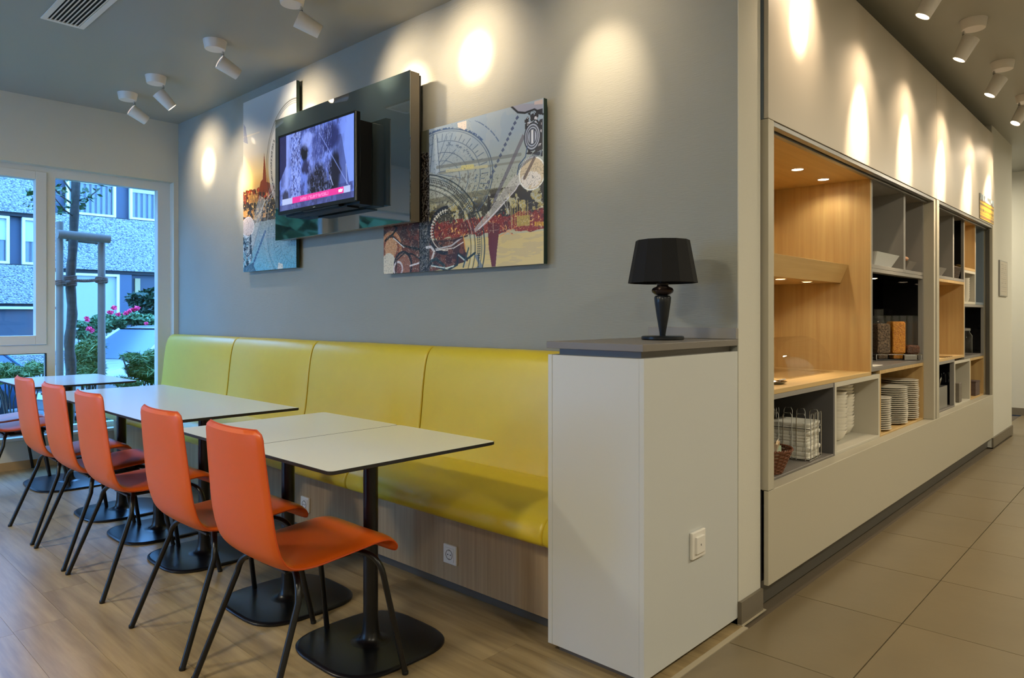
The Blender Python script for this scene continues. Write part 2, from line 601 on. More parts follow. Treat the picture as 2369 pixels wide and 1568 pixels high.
def niche(name, y0, y1, z0, z1, m, t=0.022, back=None, floor_m=None, top_m=None, xf=XF, label=None):
    """an open-fronted box: five boards"""
    n = MB()
    mats = [m, back or m, floor_m or m, top_m or m]
    n.box(XB, xf, y0, y0 + t, z0, z1, 0)
    n.box(XB, xf, y1 - t, y1, z0, z1, 0)
    n.box(XB, XB + 0.02, y0 + t, y1 - t, z0 + t, z1 - t, 1)
    n.box(XB, xf, y0 + t, y1 - t, z0, z0 + t, 2)
    n.box(XB, xf, y0 + t, y1 - t, z1 - t, z1, 3)
    o = n.build(name, mats, bw, bevel=0.001, seg=1)
    if label:
        o['label'] = label
    return o


# bay one
niche('oak_niche', 0.265, 1.822, 0.880, 2.06, M['oak'], back=M['oak'], floor_m=M['oak_flat'], top_m=M['oak_flat'], label='tall oak niche')
niche('grey_niche', 1.823, 2.52, 1.515, 2.06, M['grey_mid'], back=M['grey_mid'], label='dark grey niche')
niche('grey_niche', 2.521, 3.003, 1.515, 2.06, M['grey_mid'], label='dark grey niche')
niche('black_niche', 1.823, 3.003, 0.900, 1.514, M['grey_mid'], back=M['black_gloss'], floor_m=M['grey_top'], label='gloss black lined niche')
MB().box(XB + 0.021, XF - 0.03, 2.976, 2.9805, 0.923, 1.492).build('gloss_lining', M['black_gloss'], bw)
MB().box(XB + 0.021, XF - 0.03, 1.846, 2.975, 1.488, 1.4915).build('gloss_lining', M['black_gloss'], bw)
niche('grey_niche', 0.265, 1.210, 0.485, 0.879, M['grey_dark'], floor_m=M['grey_top'], top_m=M['grey_mid'], label='low grey niche')
niche('white_niche', 1.211, 1.985, 0.485, 0.879, M['white_box'], t=0.026, label='off-white box niche')
niche('oak_niche', 1.986, 3.003, 0.485, 0.899, M['oak'], floor_m=M['oak_flat'], label='low oak niche')
# slanted light shelf inside the oak niche
part('light_shelf', MB().prism([(XB + 0.02, 1.43), (5.285, 1.43), (5.33, 1.538), (XB + 0.02, 1.538)], 1, 0.288, 1.799), M['oak_flat'], label='slanted oak light shelf')
# bay two
niche('grey_niche', 3.145, 3.925, 1.515, 2.06, M['grey_mid'], label='dark grey niche')
niche('black_niche', 3.926, 4.320, 1.515, 2.06, M['grey_mid'], back=M['black_gloss'], label='gloss black lined niche')
MB().box(XB + 0.021, XF - 0.02, 4.293, 4.2975, 1.538, 2.037).build('gloss_lining', M['black_gloss'], bw)
niche('oak_niche', 4.321, 4.775, 1.621, 2.06, M['oak'], label='small upper oak niche')
niche('white_niche', 4.321, 4.775, 1.330, 1.620, M['white_box'], label='small off-white niche')
niche('blue_grey_niche', 4.776, 5.149, 1.330, 2.06, M['grey_blue'], label='tall blue-grey niche')
niche('oak_niche', 3.145, 4.320, 0.880, 1.514, M['oak'], floor_m=M['oak_flat'], label='oak niche with cutlery')
niche('black_niche', 4.321, 5.149, 0.860, 1.329, M['grey_mid'], back=M['black_gloss'], floor_m=M['grey_top'], label='gloss black lined niche')
MB().box(XB + 0.021, XF - 0.02, 5.122, 5.1265, 0.883, 1.306).build('gloss_lining', M['black_gloss'], bw)
niche('black_niche', 3.145, 3.965, 0.485, 0.879, M['grey_mid'], back=M['black_gloss'], floor_m=M['grey_top'], label='low black lined niche')
MB().box(XB + 0.021, XF - 0.03, 3.938, 3.9425, 0.508, 0.856).build('gloss_lining', M['black_gloss'], bw)
niche('white_niche', 3.966, 4.560, 0.485, 0.859, M['white_box'], label='small off-white niche')
niche('oak_niche', 4.561, 5.149, 0.485, 0.859, M['oak'], floor_m=M['oak_flat'], label='small low oak niche')


def add_light(kind, name, loc, energy, color, parent=None, aim=None, **kw):
    l = bpy.data.lights.new(name, kind)
    l.energy = energy
    l.color = color
    for k, v in kw.items():
        setattr(l, k, v)
    o = bpy.data.objects.new(name, l)
    C.objects.link(o)
    o.location = loc
    if parent:
        o.parent = parent
    if aim is not None:
        d = Vector(aim) - Vector(loc)
        o.rotation_euler = d.to_track_quat('-Z', 'Y').to_euler()
    return o


def downlight(x, y, z, label, energy):
    t = thing('recessed_downlight', label, 'light', (x, y, z), group='round downlights set in the oak niches')
    MB().lathe([(0.030, 0.0), (0.036, -0.003), (0.036, 0.0)], n=24).build('rim', M['chrome'], t)
    MB().lathe([(0.0001, -0.001), (0.030, -0.001), (0.030, 0.0)], n=24).build('diffuser', M['glow'], t)
    add_light('SPOT', 'light', (0, 0, -0.008), energy, (1.0, 0.87, 0.62), t, aim=(0, 0, -1), spot_size=math.radians(150),
              spot_blend=0.6, shadow_soft_size=0.025)
    return t


downlight(5.243, 0.66, 2.0375, 'round downlight in the oak niche ceiling, hidden end by the jamb', NICHE_W)
downlight(5.243, 1.244, 2.0375, 'left of the two bright round downlights in the tall oak niche ceiling', NICHE_W)
downlight(5.243, 1.636, 2.0375, 'right of the two bright round downlights in the tall oak niche ceiling', NICHE_W * 0.8)
downlight(5.17, 0.62, 1.4295, 'round downlight under the slanted oak shelf near the jamb', NICHE_W * 0.6)
downlight(5.205, 1.102, 1.4295, 'left of the two small downlights under the slanted oak shelf', NICHE_W * 0.6)
downlight(5.190, 1.520, 1.4295, 'right of the two small downlights under the slanted oak shelf', NICHE_W * 0.5)
downlight(5.23, 2.12, 1.4875, 'left downlight in the black niche above the cereal dispensers', 0.5)
downlight(5.23, 2.60, 1.4875, 'right downlight in the black niche above the cereal dispensers', 0.5)
downlight(5.22, 3.70, 1.491, 'downlight in the middle oak niche of the far bay', NICHE_W * 0.8)
downlight(5.22, 4.55, 2.037, 'downlight in the small upper oak niche of the far bay', NICHE_W * 0.3)

# ------------------------------------------------------------------ lamp cabinet
lc = thing('side_cabinet', 'tall off-white cabinet with grey top standing between yellow bench and narrow wall', 'cabinet')
X0, X1, Y0 = 5.076, 5.49, -0.682
part('side_panel', MB().box(X0, X0 + 0.019, Y0, -0.001, 0.028, 1.091), M['cab_white'], lc, 0.001)
part('side_panel', MB().box(X1 - 0.019, X1, Y0, -0.001, 0.028, 1.091), M['cab_white'], lc, 0.001)
part('front_panel', MB().box(X0 + 0.0195, X1 - 0.0195, Y0 + 0.0015, Y0 + 0.02, 0.028, 1.090), M['cab_white'], lc, 0.001)
part('carcass', MB().box(X0 + 0.03, X1 - 0.03, Y0 + 0.03, -0.01, 0.0, 1.114), M['grey_top'], lc, 0.001, label='grey recessed carcass strip')
part('worktop', MB().box(X0 - 0.001, X1 + 0.001, Y0 - 0.008, -0.001, 1.114, 1.139), M['grey_top'], lc, 0.0015, label='grey laminate top')
part('upstand', MB().box(X0 + 0.01, X1 + 0.002, -0.019, -0.001, 1.1395, 1.184), M['grey_mid'], lc, 0.0015, label='pale grey upstand')

# lamp
tl = thing('table_lamp', 'black table lamp with tapered fabric shade on the grey cabinet top', 'lamp', (5.298, -0.25, 1.1392))
MB().lathe([(0.0001, 0), (0.078, 0), (0.082, 0.003), (0.082, 0.012), (0.078, 0.015), (0.0001, 0.015)], n=48).build('base', M['lamp_black'], tl)
MB().lathe([(0.011, 0.015), (0.013, 0.03), (0.024, 0.095), (0.031, 0.145), (0.033, 0.165), (0.029, 0.172), (0.016, 0.175)], n=32).build('stem', M['lamp_black'], tl)
MB().lathe([(0.014, 0.174), (0.030, 0.177), (0.041, 0.186), (0.043, 0.193), (0.038, 0.202), (0.024, 0.208), (0.020, 0.214)], n=40).build('collar', mat('smoked_bronze', (70, 58, 56), 0.2, metal=0.6), tl)
MB().lathe([(0.022, 0.213), (0.024, 0.219), (0.012, 0.223), (0.011, 0.26)], n=24).build('socket', M['black_metal'], tl)
sh = MB()
for r0, r1, z0, z1 in ((0.1345, 0.1345, 0.2215, 0.2255),):
    pass
prof = [(0.133, 0.2215), (0.1345, 0.2225), (0.104, 0.388), (0.102, 0.388), (0.131, 0.2255), (0.133, 0.2215)]
sh.lathe(prof, n=12, smooth=False)
sh.build('shade', M['shade'], tl)

# rocker switch on the side of the cabinet
sw = thing('wall_switch', 'white square rocker switch on the right face of the lamp cabinet', 'switch')
MB().box(5.4905, 5.503, -0.385, -0.288, 0.355, 0.452).build('frame', M['socket'], sw, bevel=0.003)
MB().box(5.502, 5.511, -0.366, -0.307, 0.373, 0.434).build('rocker', M['socket'], sw, bevel=0.002)
MB().box(5.5108, 5.5116, -0.339, -0.335, 0.400, 0.407).build('indicator', M['dark_text'], sw)


def wall_socket(xc, label):
    t = thing('power_socket', label, 'socket', (xc, -0.5605, 0.170))
    MB().box(-0.042, 0.042, -0.010, 0, -0.042, 0.042).build('frame', M['socket'], t, bevel=0.002)
    b = MB()
    b.box(-0.030, 0.030, -0.013, -0.0101, -0.030, 0.030)
    b.build('insert', M['socket'], t, bevel=0.002)
    r = MB()
    pts = [(0.021 * math.cos(2 * PI * k / 24), -0.0135, 0.021 * math.sin(2 * PI * k / 24)) for k in range(25)]
    r.tube(pts, 0.0016, 6, cap=False)
    r.build('well_rim', M['grey_mid'], t)
    h = MB()
    for dx in (-0.0085, 0.0085):
        h.prism([(dx + 0.003 * math.cos(2 * PI * k / 10), 0.003 * math.sin(2 * PI * k / 10)) for k in range(10)], 1, -0.0140, -0.0131)
    h.box(-0.002, 0.002, -0.0142, -0.0131, 0.017, 0.023).box(-0.002, 0.002, -0.0142, -0.0131, -0.023, -0.017)
    h.build('pin_holes', M['dark_text'], t)


wall_socket(4.408, 'white power socket on bench front to the right of the nearest table post')
wall_socket(3.187, 'white power socket on bench front, left one, half hidden behind a table post')

# ------------------------------------------------------------------ yellow banquette
bench = thing('banquette_bench', 'long yellow leather bench on pale wood base along the grey wall', 'bench')
part('base_panel', MB().box(0.03, 5.072, -0.56, -0.545, 0.045, 0.352), M['bench_wood'], bench, 0.001, label='pale wood front panel')
part('base_carcass', MB().box(0.03, 5.072, -0.544, -0.012, 0.045, 0.35), M['grey_dark'], bench, 0)
part('toe_kick', MB().box(0.03, 5.072, -0.535, -0.52, 0.0, 0.045), M['plinth'], bench, 0)


def catmull(pts, n):
    out = []
    P = [pts[0]] + list(pts) + [pts[-1]]
    for i in range(1, len(P) - 2):
        for k in range(n):
            t = k / n
            p = []
            for a in range(len(pts[0])):
                p0, p1, p2, p3 = P[i - 1][a], P[i][a], P[i + 1][a], P[i + 2][a]
                p.append(0.5 * ((2 * p1) + (-p0 + p2) * t + (2 * p0 - 5 * p1 + 4 * p2 - p3) * t * t + (-p0 + 3 * p1 - 3 * p2 + p3) * t ** 3))
            out.append(tuple(p))
    out.append(tuple(pts[-1]))
    return out


def cushion(prof, x0, x1, name, r=0.016, m='yellow'):
    """profile (y,z) swept in x, its ends drawn in so neighbouring cushions meet in a groove"""
    cy = sum(p[0] for p in prof) / len(prof)
    cz = sum(p[1] for p in prof) / len(prof)
    st = []
    for k in range(6):
        a = PI / 2 * k / 5
        st.append((x0 + r * (1 - math.sin(a)) if False else x0 + r * (1 - math.cos(a)), r * (1 - math.sin(a))))
    st.append(((x0 + x1) / 2, -0.002))
    for k in range(5, -1, -1):
        a = PI / 2 * k / 5
        st.append((x1 - r * (1 - math.cos(a)), r * (1 - math.sin(a))))
    n = len(prof)
    b = MB()
    vs = []
    for x, ins in st:
        for i, p in enumerate(prof):
            q0, q1 = prof[i - 1], prof[(i + 1) % n]
            tx, tz = q1[0] - q0[0], q1[1] - q0[1]
            L = math.hypot(tx, tz) or 1
            nx, nz = -tz / L, tx / L
            if (p[0] + nx * .001 - cy) ** 2 + (p[1] + nz * .001 - cz) ** 2 > (p[0] - cy) ** 2 + (p[1] - cz) ** 2:
                nx, nz = -nx, -nz
            vs.append((x, p[0] + nx * ins, p[1] + nz * ins))
    fs = []
    for j in range(len(st) - 1):
        for i in range(n):
            i2 = (i + 1) % n
            fs.append((j * n + i, j * n + i2, (j + 1) * n + i2, (j + 1) * n + i))
    b.add(vs, fs, 0, True)
    b.add(vs, [tuple(range(n)), tuple(range((len(st) - 1) * n, len(st) * n))], 0, True)
    return b.build(name, M[m], bench)


backp = catmull([(-0.014, 1.028), (-0.028, 1.052), (-0.055, 1.062), (-0.088, 1.054), (-0.116, 1.022), (-0.135, 0.96), (-0.150, 0.86),
                 (-0.162, 0.74), (-0.176, 0.62), (-0.196, 0.53), (-0.206, 0.47)], 4) + [(-0.206, 0.40), (-0.014, 0.40)]
seatp = catmull([(-0.17, 0.485), (-0.25, 0.494), (-0.36, 0.492), (-0.50, 0.486), (-0.58, 0.474), (-0.632, 0.448), (-0.655, 0.408), (-0.652, 0.37), (-0.625, 0.352), (-0.58, 0.3505)], 4) + [(-0.17, 0.3505)]
bx = [0.05, 1.365, 2.525, 3.715, 5.070]
for k in range(4):
    cushion(backp, bx[k], bx[k + 1], 'back_cushion')
    cushion(seatp, bx[k] if k else 0.04, bx[k + 1] - (0.05 if k == 3 else 0), 'seat_cushion')
cushion(seatp, 5.02, 5.072, 'seat_end_cushion', r=0.010)
for k in (1, 2, 3):
    p = MB()
    p.tube([(bx[k], yy - 0.0005 if yy < -0.1 else yy, zz - 0.008) for yy, zz in backp[1:-3]], 0.0035, 6)
    p.build('piping', M['yellow_pipe'], bench)

# ------------------------------------------------------------------ tables


def rrect(x0, x1, y0, y1, r, n=6):
    out = []
    for (cx, cy, a0) in ((x1 - r, y1 - r, 0), (x0 + r, y1 - r, PI / 2), (x0 + r, y0 + r, PI), (x1 - r, y0 + r, 1.5 * PI)):
        for k in range(n + 1):
            a = a0 + PI / 2 * k / n
            out.append((cx + r * math.cos(a), cy + r * math.sin(a)))
    return out


def squircle(a, b, e=3.4, n=48):
    out = []
    for k in range(n):
        t = 2 * PI * k / n
        c, s = math.cos(t), math.sin(t)
        out.append((a * math.copysign(abs(c) ** (2 / e), c), b * math.copysign(abs(s) ** (2 / e), s)))
    return out


def make_table(w, d, base_w, base_d, label, pole_dx=0.0, butt=False, group='white topped cafe tables along the bench'):
    t = thing('cafe_table', label, 'table', group=group)
    pl = rrect(-w / 2 + 0.0004, w / 2 - 0.0004, -d / 2, d / 2, 0.022)
    b = MB()
    inner = rrect(-w / 2 + 0.007, w / 2 - 0.007, -d / 2 + 0.0055, d / 2 - 0.0055, 0.018)
    if butt:      # tops pushed tightly together, their faces meet without a visible joint
        pl = rrect(-w / 2, w / 2, -d / 2, d / 2, 0.004)
        inner = rrect(-w / 2, w / 2, -d / 2 + 0.0055, d / 2 - 0.0055, 0.004)
    n = len(pl)
    rings = [([p for p in inner], 0.7365), (pl, 0.7395), (pl, 0.7485), (rrect(-w / 2 + (0 if butt else 0.0025), w / 2 - (0 if butt else 0.0025), -d / 2 + 0.001, d / 2 - 0.001, 0.004 if butt else 0.021), 0.750)]
    vs = [(p[0], p[1], z) for r_, z in rings for p in r_]
    fs = [(j * n + i, j * n + (i + 1) % n, (j + 1) * n + (i + 1) % n, (j + 1) * n + i) for j in range(3) for i in range(n)]
    b.add(vs, fs, 1)
    b.add(vs, [tuple(range(3 * n, 4 * n))], 0)
    b.add(vs, [tuple(range(n))[::-1]], 1)
    b.build('tabletop', [M['table'], M['core']], t)
    # post: slightly oval column with flared foot and top plate
    p = MB()
    prof = [(0.075, 0.0145), (0.060, 0.016), (0.045, 0.022), (0.036, 0.034), (0.031, 0.055), (0.0285, 0.09), (0.0275, 0.13), (0.0275, 0.7364)]
    p.lathe(prof, cx=pole_dx, n=28)
    p.build('post', M['black_metal'], t)
    MB().box(pole_dx - 0.14, pole_dx + 0.14, -0.03, 0.03, 0.722, 0.7363).box(pole_dx - 0.03, pole_dx + 0.03, -0.16, 0.16, 0.7221, 0.7364).build('bracket', M['black_metal'], t)
    bp = MB()
    prof = [(0.985, 0.0), (1.0, 0.003), (1.0, 0.009), (0.985, 0.0125), (0.94, 0.0142), (0.1, 0.0146)]
    vs = []
    sq = squircle(base_w / 2, base_d / 2)
    m = len(sq)
    for s_, z in prof:
        vs += [(pole_dx + q[0] * s_, q[1] * s_, z) for q in sq]
    fs = [(j * m + i, j * m + (i + 1) % m, (j + 1) * m + (i + 1) % m, (j + 1) * m + i) for j in range(len(prof) - 1) for i in range(m)]
    bp.add(vs, fs, 0, True)
    bp.add(vs, [tuple(range(m))[::-1], tuple(range((len(prof) - 1) * m, len(prof) * m))], 0, False)
    bp.build('base_plate', M['base_metal'], t)
    return t


TY = -1.100
tA = make_table(0.606, 0.735, 0.48, 0.48, 'white square cafe table nearest the lamp cabinet, front of the near pair')
tA.location = (4.557, TY, 0)
spots_t = [(3.951, 'white cafe table of the near pair, on its window side'),
           (3.105, 'white cafe table at the right end of the middle row of three'),
           (2.499, 'white cafe table in the centre of the middle row of three'),
           (1.893, 'white cafe table at the left, window end of the middle row of three')]
tB = make_table(0.606, 0.735, 0.48, 0.48, '', butt=True)
for k, (x, lb) in enumerate(spots_t):
    c = copy_tree(tA) if k == 0 else (tB if k == 1 else copy_tree(tB))
    c.location = (x, TY, 0)
    c['label'] = lb
tF = make_table(0.93, 0.70, 0.62, 0.52, 'wider white cafe table standing alone next to the window', pole_dx=0.10)
tF.location = (0.685, TY, 0)

# ------------------------------------------------------------------ chairs


def chair_profile():
    pts = [(-0.252, 0.886), (-0.243, 0.80), (-0.230, 0.70), (-0.216, 0.60), (-0.200, 0.53), (-0.178, 0.480), (-0.140, 0.450),
           (-0.070, 0.442), (0.02, 0.447), (0.12, 0.455), (0.19, 0.460), (0.234, 0.454), (0.258, 0.434), (0.264, 0.410)]
    return catmull(pts, 5)


def shell_grid(prof, i0, i1, cols=18):
    n = len(prof)
    L = [0]
    for i in range(1, n):
        L.append(L[-1] + math.hypot(prof[i][0] - prof[i - 1][0], prof[i][1] - prof[i - 1][1]))
    T = L[-1]

    def half(s):
        u = s / T
        w = 0.192 + 0.016 * min(1, max(0, (u - 0.05) / 0.25)) - 0.010 * max(0, (u - 0.62) / 0.38)
        r = 0.035
        if s < r:
            w -= r - math.sqrt(max(0, r * r - (r - s) ** 2))
        if T - s < 0.03:
            q = 0.03
            w -= (q - math.sqrt(max(0, q * q - (q - (T - s)) ** 2))) * 0.9
        return w

    rows_f, rows_b = [], []
    for i in range(i0, i1 + 1):
        p = prof[i]
        a, b = prof[max(0, i - 1)], prof[min(n - 1, i + 1)]
        ty, tz = b[0] - a[0], b[1] - a[1]
        q = math.hypot(ty, tz)
        ny, nz = -tz / q, ty / q      # towards the sitter (front of back / top of seat)
        hw = half(L[i])
        u = L[i] / T
        rf, rb = [], []
        for k in range(cols + 1):
            s = -1 + 2 * k / cols
            s = math.copysign(1 - (1 - abs(s)) ** 1.35, s)
            th = 0.0145 * math.sqrt(max(0, 1 - abs(s) ** 5)) + 0.0004
            e = min(L[i], T - L[i])
            if e < 0.012:
                th *= math.sqrt(max(0.0, 1 - (1 - e / 0.012) ** 2)) * 0.97 + 0.03
            hollow = 0.014 * s * s * max(0, 1 - u * 1.7) + 0.004 * s * s
            rf.append((s * hw, p[0] + ny * (hollow + th), p[1] + nz * (hollow + th)))
            rb.append((s * hw, p[0] + ny * (hollow - th * 0.9), p[1] + nz * (hollow - th * 0.9)))
        rows_f.append(rf)
        rows_b.append(rb)
    return rows_f, rows_b


def shell_mesh(name, i0, i1, parent):
    prof = chair_profile()
    rf, rb = shell_grid(prof, i0, i1)
    R, Cn = len(rf), len(rf[0])
    vs = [p for r_ in rf for p in r_] + [p for r_ in rb for p in r_]
    o = R * Cn
    fs = []
    for i in range(R - 1):
        for k in range(Cn - 1):
            fs.append((i * Cn + k, i * Cn + k + 1, (i + 1) * Cn + k + 1, (i + 1) * Cn + k))
            fs.append((o + i * Cn + k, o + (i + 1) * Cn + k, o + (i + 1) * Cn + k + 1, o + i * Cn + k + 1))
        for k in (0, Cn - 1):
            fs.append((i * Cn + k, (i + 1) * Cn + k, o + (i + 1) * Cn + k, o + i * Cn + k))
    for i in (0, R - 1):
        for k in range(Cn - 1):
            fs.append((i * Cn + k, i * Cn + k + 1, o + i * Cn + k + 1, o + i * Cn + k))
    return MB().add(vs, fs, 0, True).build(name, M['orange'], parent)


def make_chair(label, group):
    t = thing('dining_chair', label, 'chair', group=group)
    prof = chair_profile()
    n = len(prof)
    cut = 30
    bk = shell_mesh('backrest', 0, cut, t)
    st = shell_mesh('seat', cut, n - 1, t)
    # piping along the edges of the shell
    for (a, b, par) in ((0, cut, bk), (cut, n - 1, st)):
        rf, rb = shell_grid(prof, a, b)
        edge = lambda k: [tuple((p + q) / 2 for p, q in zip(rf[i][k], rb[i][k])) for i in range(len(rf))]
        left, right = edge(0), edge(-1)
        if a == 0:
            top = [tuple((p + q) / 2 for p, q in zip(rf[0][k], rb[0][k])) for k in range(len(rf[0]))]
            path = left[::-1] + top[1:-1] + right
        else:
            top = [tuple((p + q) / 2 for p, q in zip(rf[-1][k], rb[-1][k])) for k in range(len(rf[0]))]
            path = left + top[1:-1] + right[::-1]
        MB().tube(path, 0.0028, 6).build('piping', M['orange_pipe'], par)
    for sx in (-1, 1):
        for (ya, yf) in ((0.165, 0.262), (-0.085, -0.252)):
            top = 0.4165
            s = math.copysign(1, ya)
            path = [(sx * 0.02, ya * 0.9, top), (sx * 0.12, ya, top)]
            A, B_ = Vector((sx * 0.12, ya, top)), Vector((sx * 0.190, ya + s * 0.028, top - 0.002))
            Cc = Vector((sx * 0.202, ya + s * 0.036, top - 0.07))
            for k in range(1, 9):
                u = k / 8
                path.append(tuple(A * (1 - u) ** 2 + B_ * 2 * u * (1 - u) + Cc * u * u))
            path.append((sx * 0.244, yf, 0.004))
            lg = MB().tube(path, 0.0105, 10).build('leg', M['black_metal'], t)
            MB().lathe([(0.0100, 0.0), (0.0112, 0.002), (0.0112, 0.010), (0.0100, 0.012)], cx=sx * 0.244, cy=yf, n=12).build('glide', M['black_metal'], lg)
    MB().box(-0.085, 0.085, -0.10, 0.15, 0.3985, 0.408).box(-0.03, 0.03, -0.05, 0.10, 0.385, 0.3985).box(-0.07, 0.07, -0.08, -0.03, 0.408, 0.430).box(-0.07, 0.07, 0.09, 0.13, 0.408, 0.436).build('mounting_plate', M['black_metal'], t, bevel=0.003)
    return t


G = 'orange chairs in a row facing the yellow bench'
ch = make_chair('orange leather chair nearest the camera, its whole back and seat visible', G)
CYY = -2.683 + 1.268
ch.location = (4.588, CYY, 0)
for x, lb in ((4.000, 'orange chair directly behind the nearest one, second from the camera'),
              (3.162, 'third orange chair from the camera, at the row of three tables'),
              (2.602, 'fourth orange chair from the camera, next nearer than the leftmost chair back'),
              (2.034, 'orange chair with the leftmost visible backrest, fifth from the camera'),
              (0.758, 'orange chair at the window table, its seat showing at the left edge, nearer of two'),
              (0.262, 'orange chair closest to the window wall, farther of the two seats at the left edge')):
    c = copy_tree(ch)
    c.location = (x, CYY, 0)
    c['label'] = lb

# ------------------------------------------------------------------ spotlights


def spotlight(bx_, by_, target, label, energy, group, size=44, blend=0.6, spill=0.3):
    """surface base on the ceiling, joint, tapered head aimed at target; its mouth glows"""
    t = thing('ceiling_spotlight', label, 'spotlight', (bx_, by_, H), group=group)
    MB().lathe([(0.0001, 0), (0.073, 0), (0.063, -0.052), (0.060, -0.055), (0.0001, -0.055)], n=40).build('base', M['lamp_white'], t)
    jx = Vector((0.0, 0.0, -0.052))
    pv = Vector((0.0, 0.0, -0.085))
    d = (Vector(target) - (Vector((bx_, by_, H)) + pv)).normalized()
    off = Vector((d.x, d.y, 0)).normalized() * -0.0
    off2 = Vector((d.x, d.y, 0)).normalized() * 0.050
    MB().tube([off2 + jx + Vector((0, 0, 0.002)), off2 + Vector((0, 0, -0.092))], 0.006, 10).lathe([(0.009, -0.078), (0.009, -0.066)], cx=off2.x, cy=off2.y, n=12).build('joint', M['chrome'], t)
    # head: axis along d, rear behind the joint
    q = d.to_track_quat('Z', 'Y').to_matrix().to_4x4()
    origin = off2 + Vector((0, 0, -0.092))
    axis_n = (Vector((0, 0, 1)) - d * d.z).normalized()
    origin = origin - axis_n * 0.040 + d * 0.040
    T = Matrix.Translation(origin) @ q
    h = MB().lathe([(0.0001, -0.044), (0.040, -0.044), (0.043, -0.048), (0.0475, -0.048), (0.0485, -0.046), (0.0375, 0.090), (0.034, 0.090), (0.034, 0.070)], n=40)
    h.v = [tuple(T @ Vector(p)) for p in h.v]
    head = h.build('head', M['lamp_white'], t)
    h = MB().lathe([(0.036, -0.0445), (0.041, -0.0450)], n=32)
    h.v = [tuple(T @ Vector(p)) for p in h.v]
    h.build('rear_vent', M['glow_soft'], head)
    h = MB().lathe([(0.0001, 0.080), (0.0335, 0.080)], n=32)
    h.v = [tuple(T @ Vector(p)) for p in h.v]
    h.build('lens', M['glow'], head)
    for nm, e_, sz_ in (('beam', energy, size * 0.52), ('spill', energy * spill, size * 1.55)):
        add_light('SPOT', nm, tuple(T @ Vector((0, 0, 0.092))), e_, WARM, t,
                  aim=tuple(T @ Vector((0, 0, 1.0))), spot_size=math.radians(min(sz_, 150)), spot_blend=blend, shadow_soft_size=0.03)
    return t


GL = 'white ceiling spotlights in a row before the grey wall'
for x, tz, tx, lb in ((0.643, 2.56, 0.64, 'white ceiling spotlight farthest left, nearest the window'),
                  (1.229, 2.24, 1.36, 'white ceiling spotlight second from the window'),
                  (2.224, 2.62, 2.28, 'white ceiling spotlight third from the window, the largest with its base in view'),
                  (3.19, 2.62, 3.45, 'white ceiling spotlight cut by the top edge above the television'),
                  (3.98, 2.68, 3.98, 'white ceiling spotlight above the colourful clock picture'),
                  (4.84, 2.34, 4.84, 'white ceiling spotlight above the black table lamp')):
    spotlight(x, -0.65, (tx, 0, tz), lb, SPOT_W * (0.45 if x > 4.5 else 1), GL, size=64 if x < 4.5 else 90, blend=1.0, spill=0.32)
GC = 'white ceiling spotlights in a row along the buffet wall'
for k, (y, lb) in enumerate(((0.62, 'white corridor spotlight nearest, above the frame near the oak niche'),
              (1.48, 'white corridor spotlight cut by the top edge of the picture'),
              (2.33, 'white corridor spotlight whose base is fully seen, nearest one'),
              (3.30, 'white corridor spotlight second with its whole base seen, tilted left'),
              (4.34, 'white corridor spotlight third with base seen at the right edge'),
              (5.30, 'white corridor spotlight at the right edge, farthest, only its glowing mouth'))):
    ty = [0.556, 1.375, 2.26, 3.166, 4.05, 4.88][k]
    spotlight(5.875, y, (XW, ty, [2.60, 2.20, 2.24, 2.24, 2.16, 2.24][k]), lb, SPOT_C, GC, size=68, blend=1.0, spill=0.10)


def add_fill_lamp(x, y, e, label):  # fill light added in a lamp housing, always out of view
    t = thing('fill_lamp', label, 'light', (x, y, H), group='added round fill lamps')
    MB().lathe([(0.0001, 0), (0.21, 0), (0.21, -0.05), (0.19, -0.06), (0.0001, -0.06)], n=40).build('housing', M['lamp_white'], t)
    add_light('AREA', 'light', (0, 0, -0.075), e, NEUTRAL, t, shape='DISK', size=0.4)


for x, y, e in ((2.2, -3.6, 1.15), (4.6, -3.6, 1.15), (7.4, -4.2, 1.0), (8.0, -1.4, 0.9), (7.9, 1.6, 1.05), (7.9, 4.4, 1.05), (7.0, 7.0, 1.0), (4.6, 7.1, 0.7)):
    add_fill_lamp(x, y, FILL_LAMP * e, 'added round white fill lamp, out of view')

# ceiling vent
vt = thing('ceiling_vent', 'white slatted air grille in the grey ceiling, top left', 'vent', (1.83, -1.41, H))
v = MB()
v.box(0, 1.05, -0.115, -0.085, -0.008, 0).box(0, 1.05, 0.085, 0.115, -0.008, 0).box(0, 0.03, -0.085, 0.085, -0.008, 0).box(1.02, 1.05, -0.085, 0.085, -0.008, 0)
v.build('frame', M['lamp_white'], vt, bevel=0.002)
MB().box(0.03, 1.02, -0.085, 0.085, -0.0015, -0.0005).build('backing', M['slatdark'], vt)
for k in range(8):
    yy = -0.076 + k * 0.0212
    MB().prism([(yy, -0.0075), (yy + 0.007, -0.0075), (yy + 0.013, -0.002), (yy + 0.006, -0.002)], 0, 0.03, 1.02).build('slat', M['lamp_white'], vt)

# ------------------------------------------------------------------ flat prints, painted as colours on a fine mesh


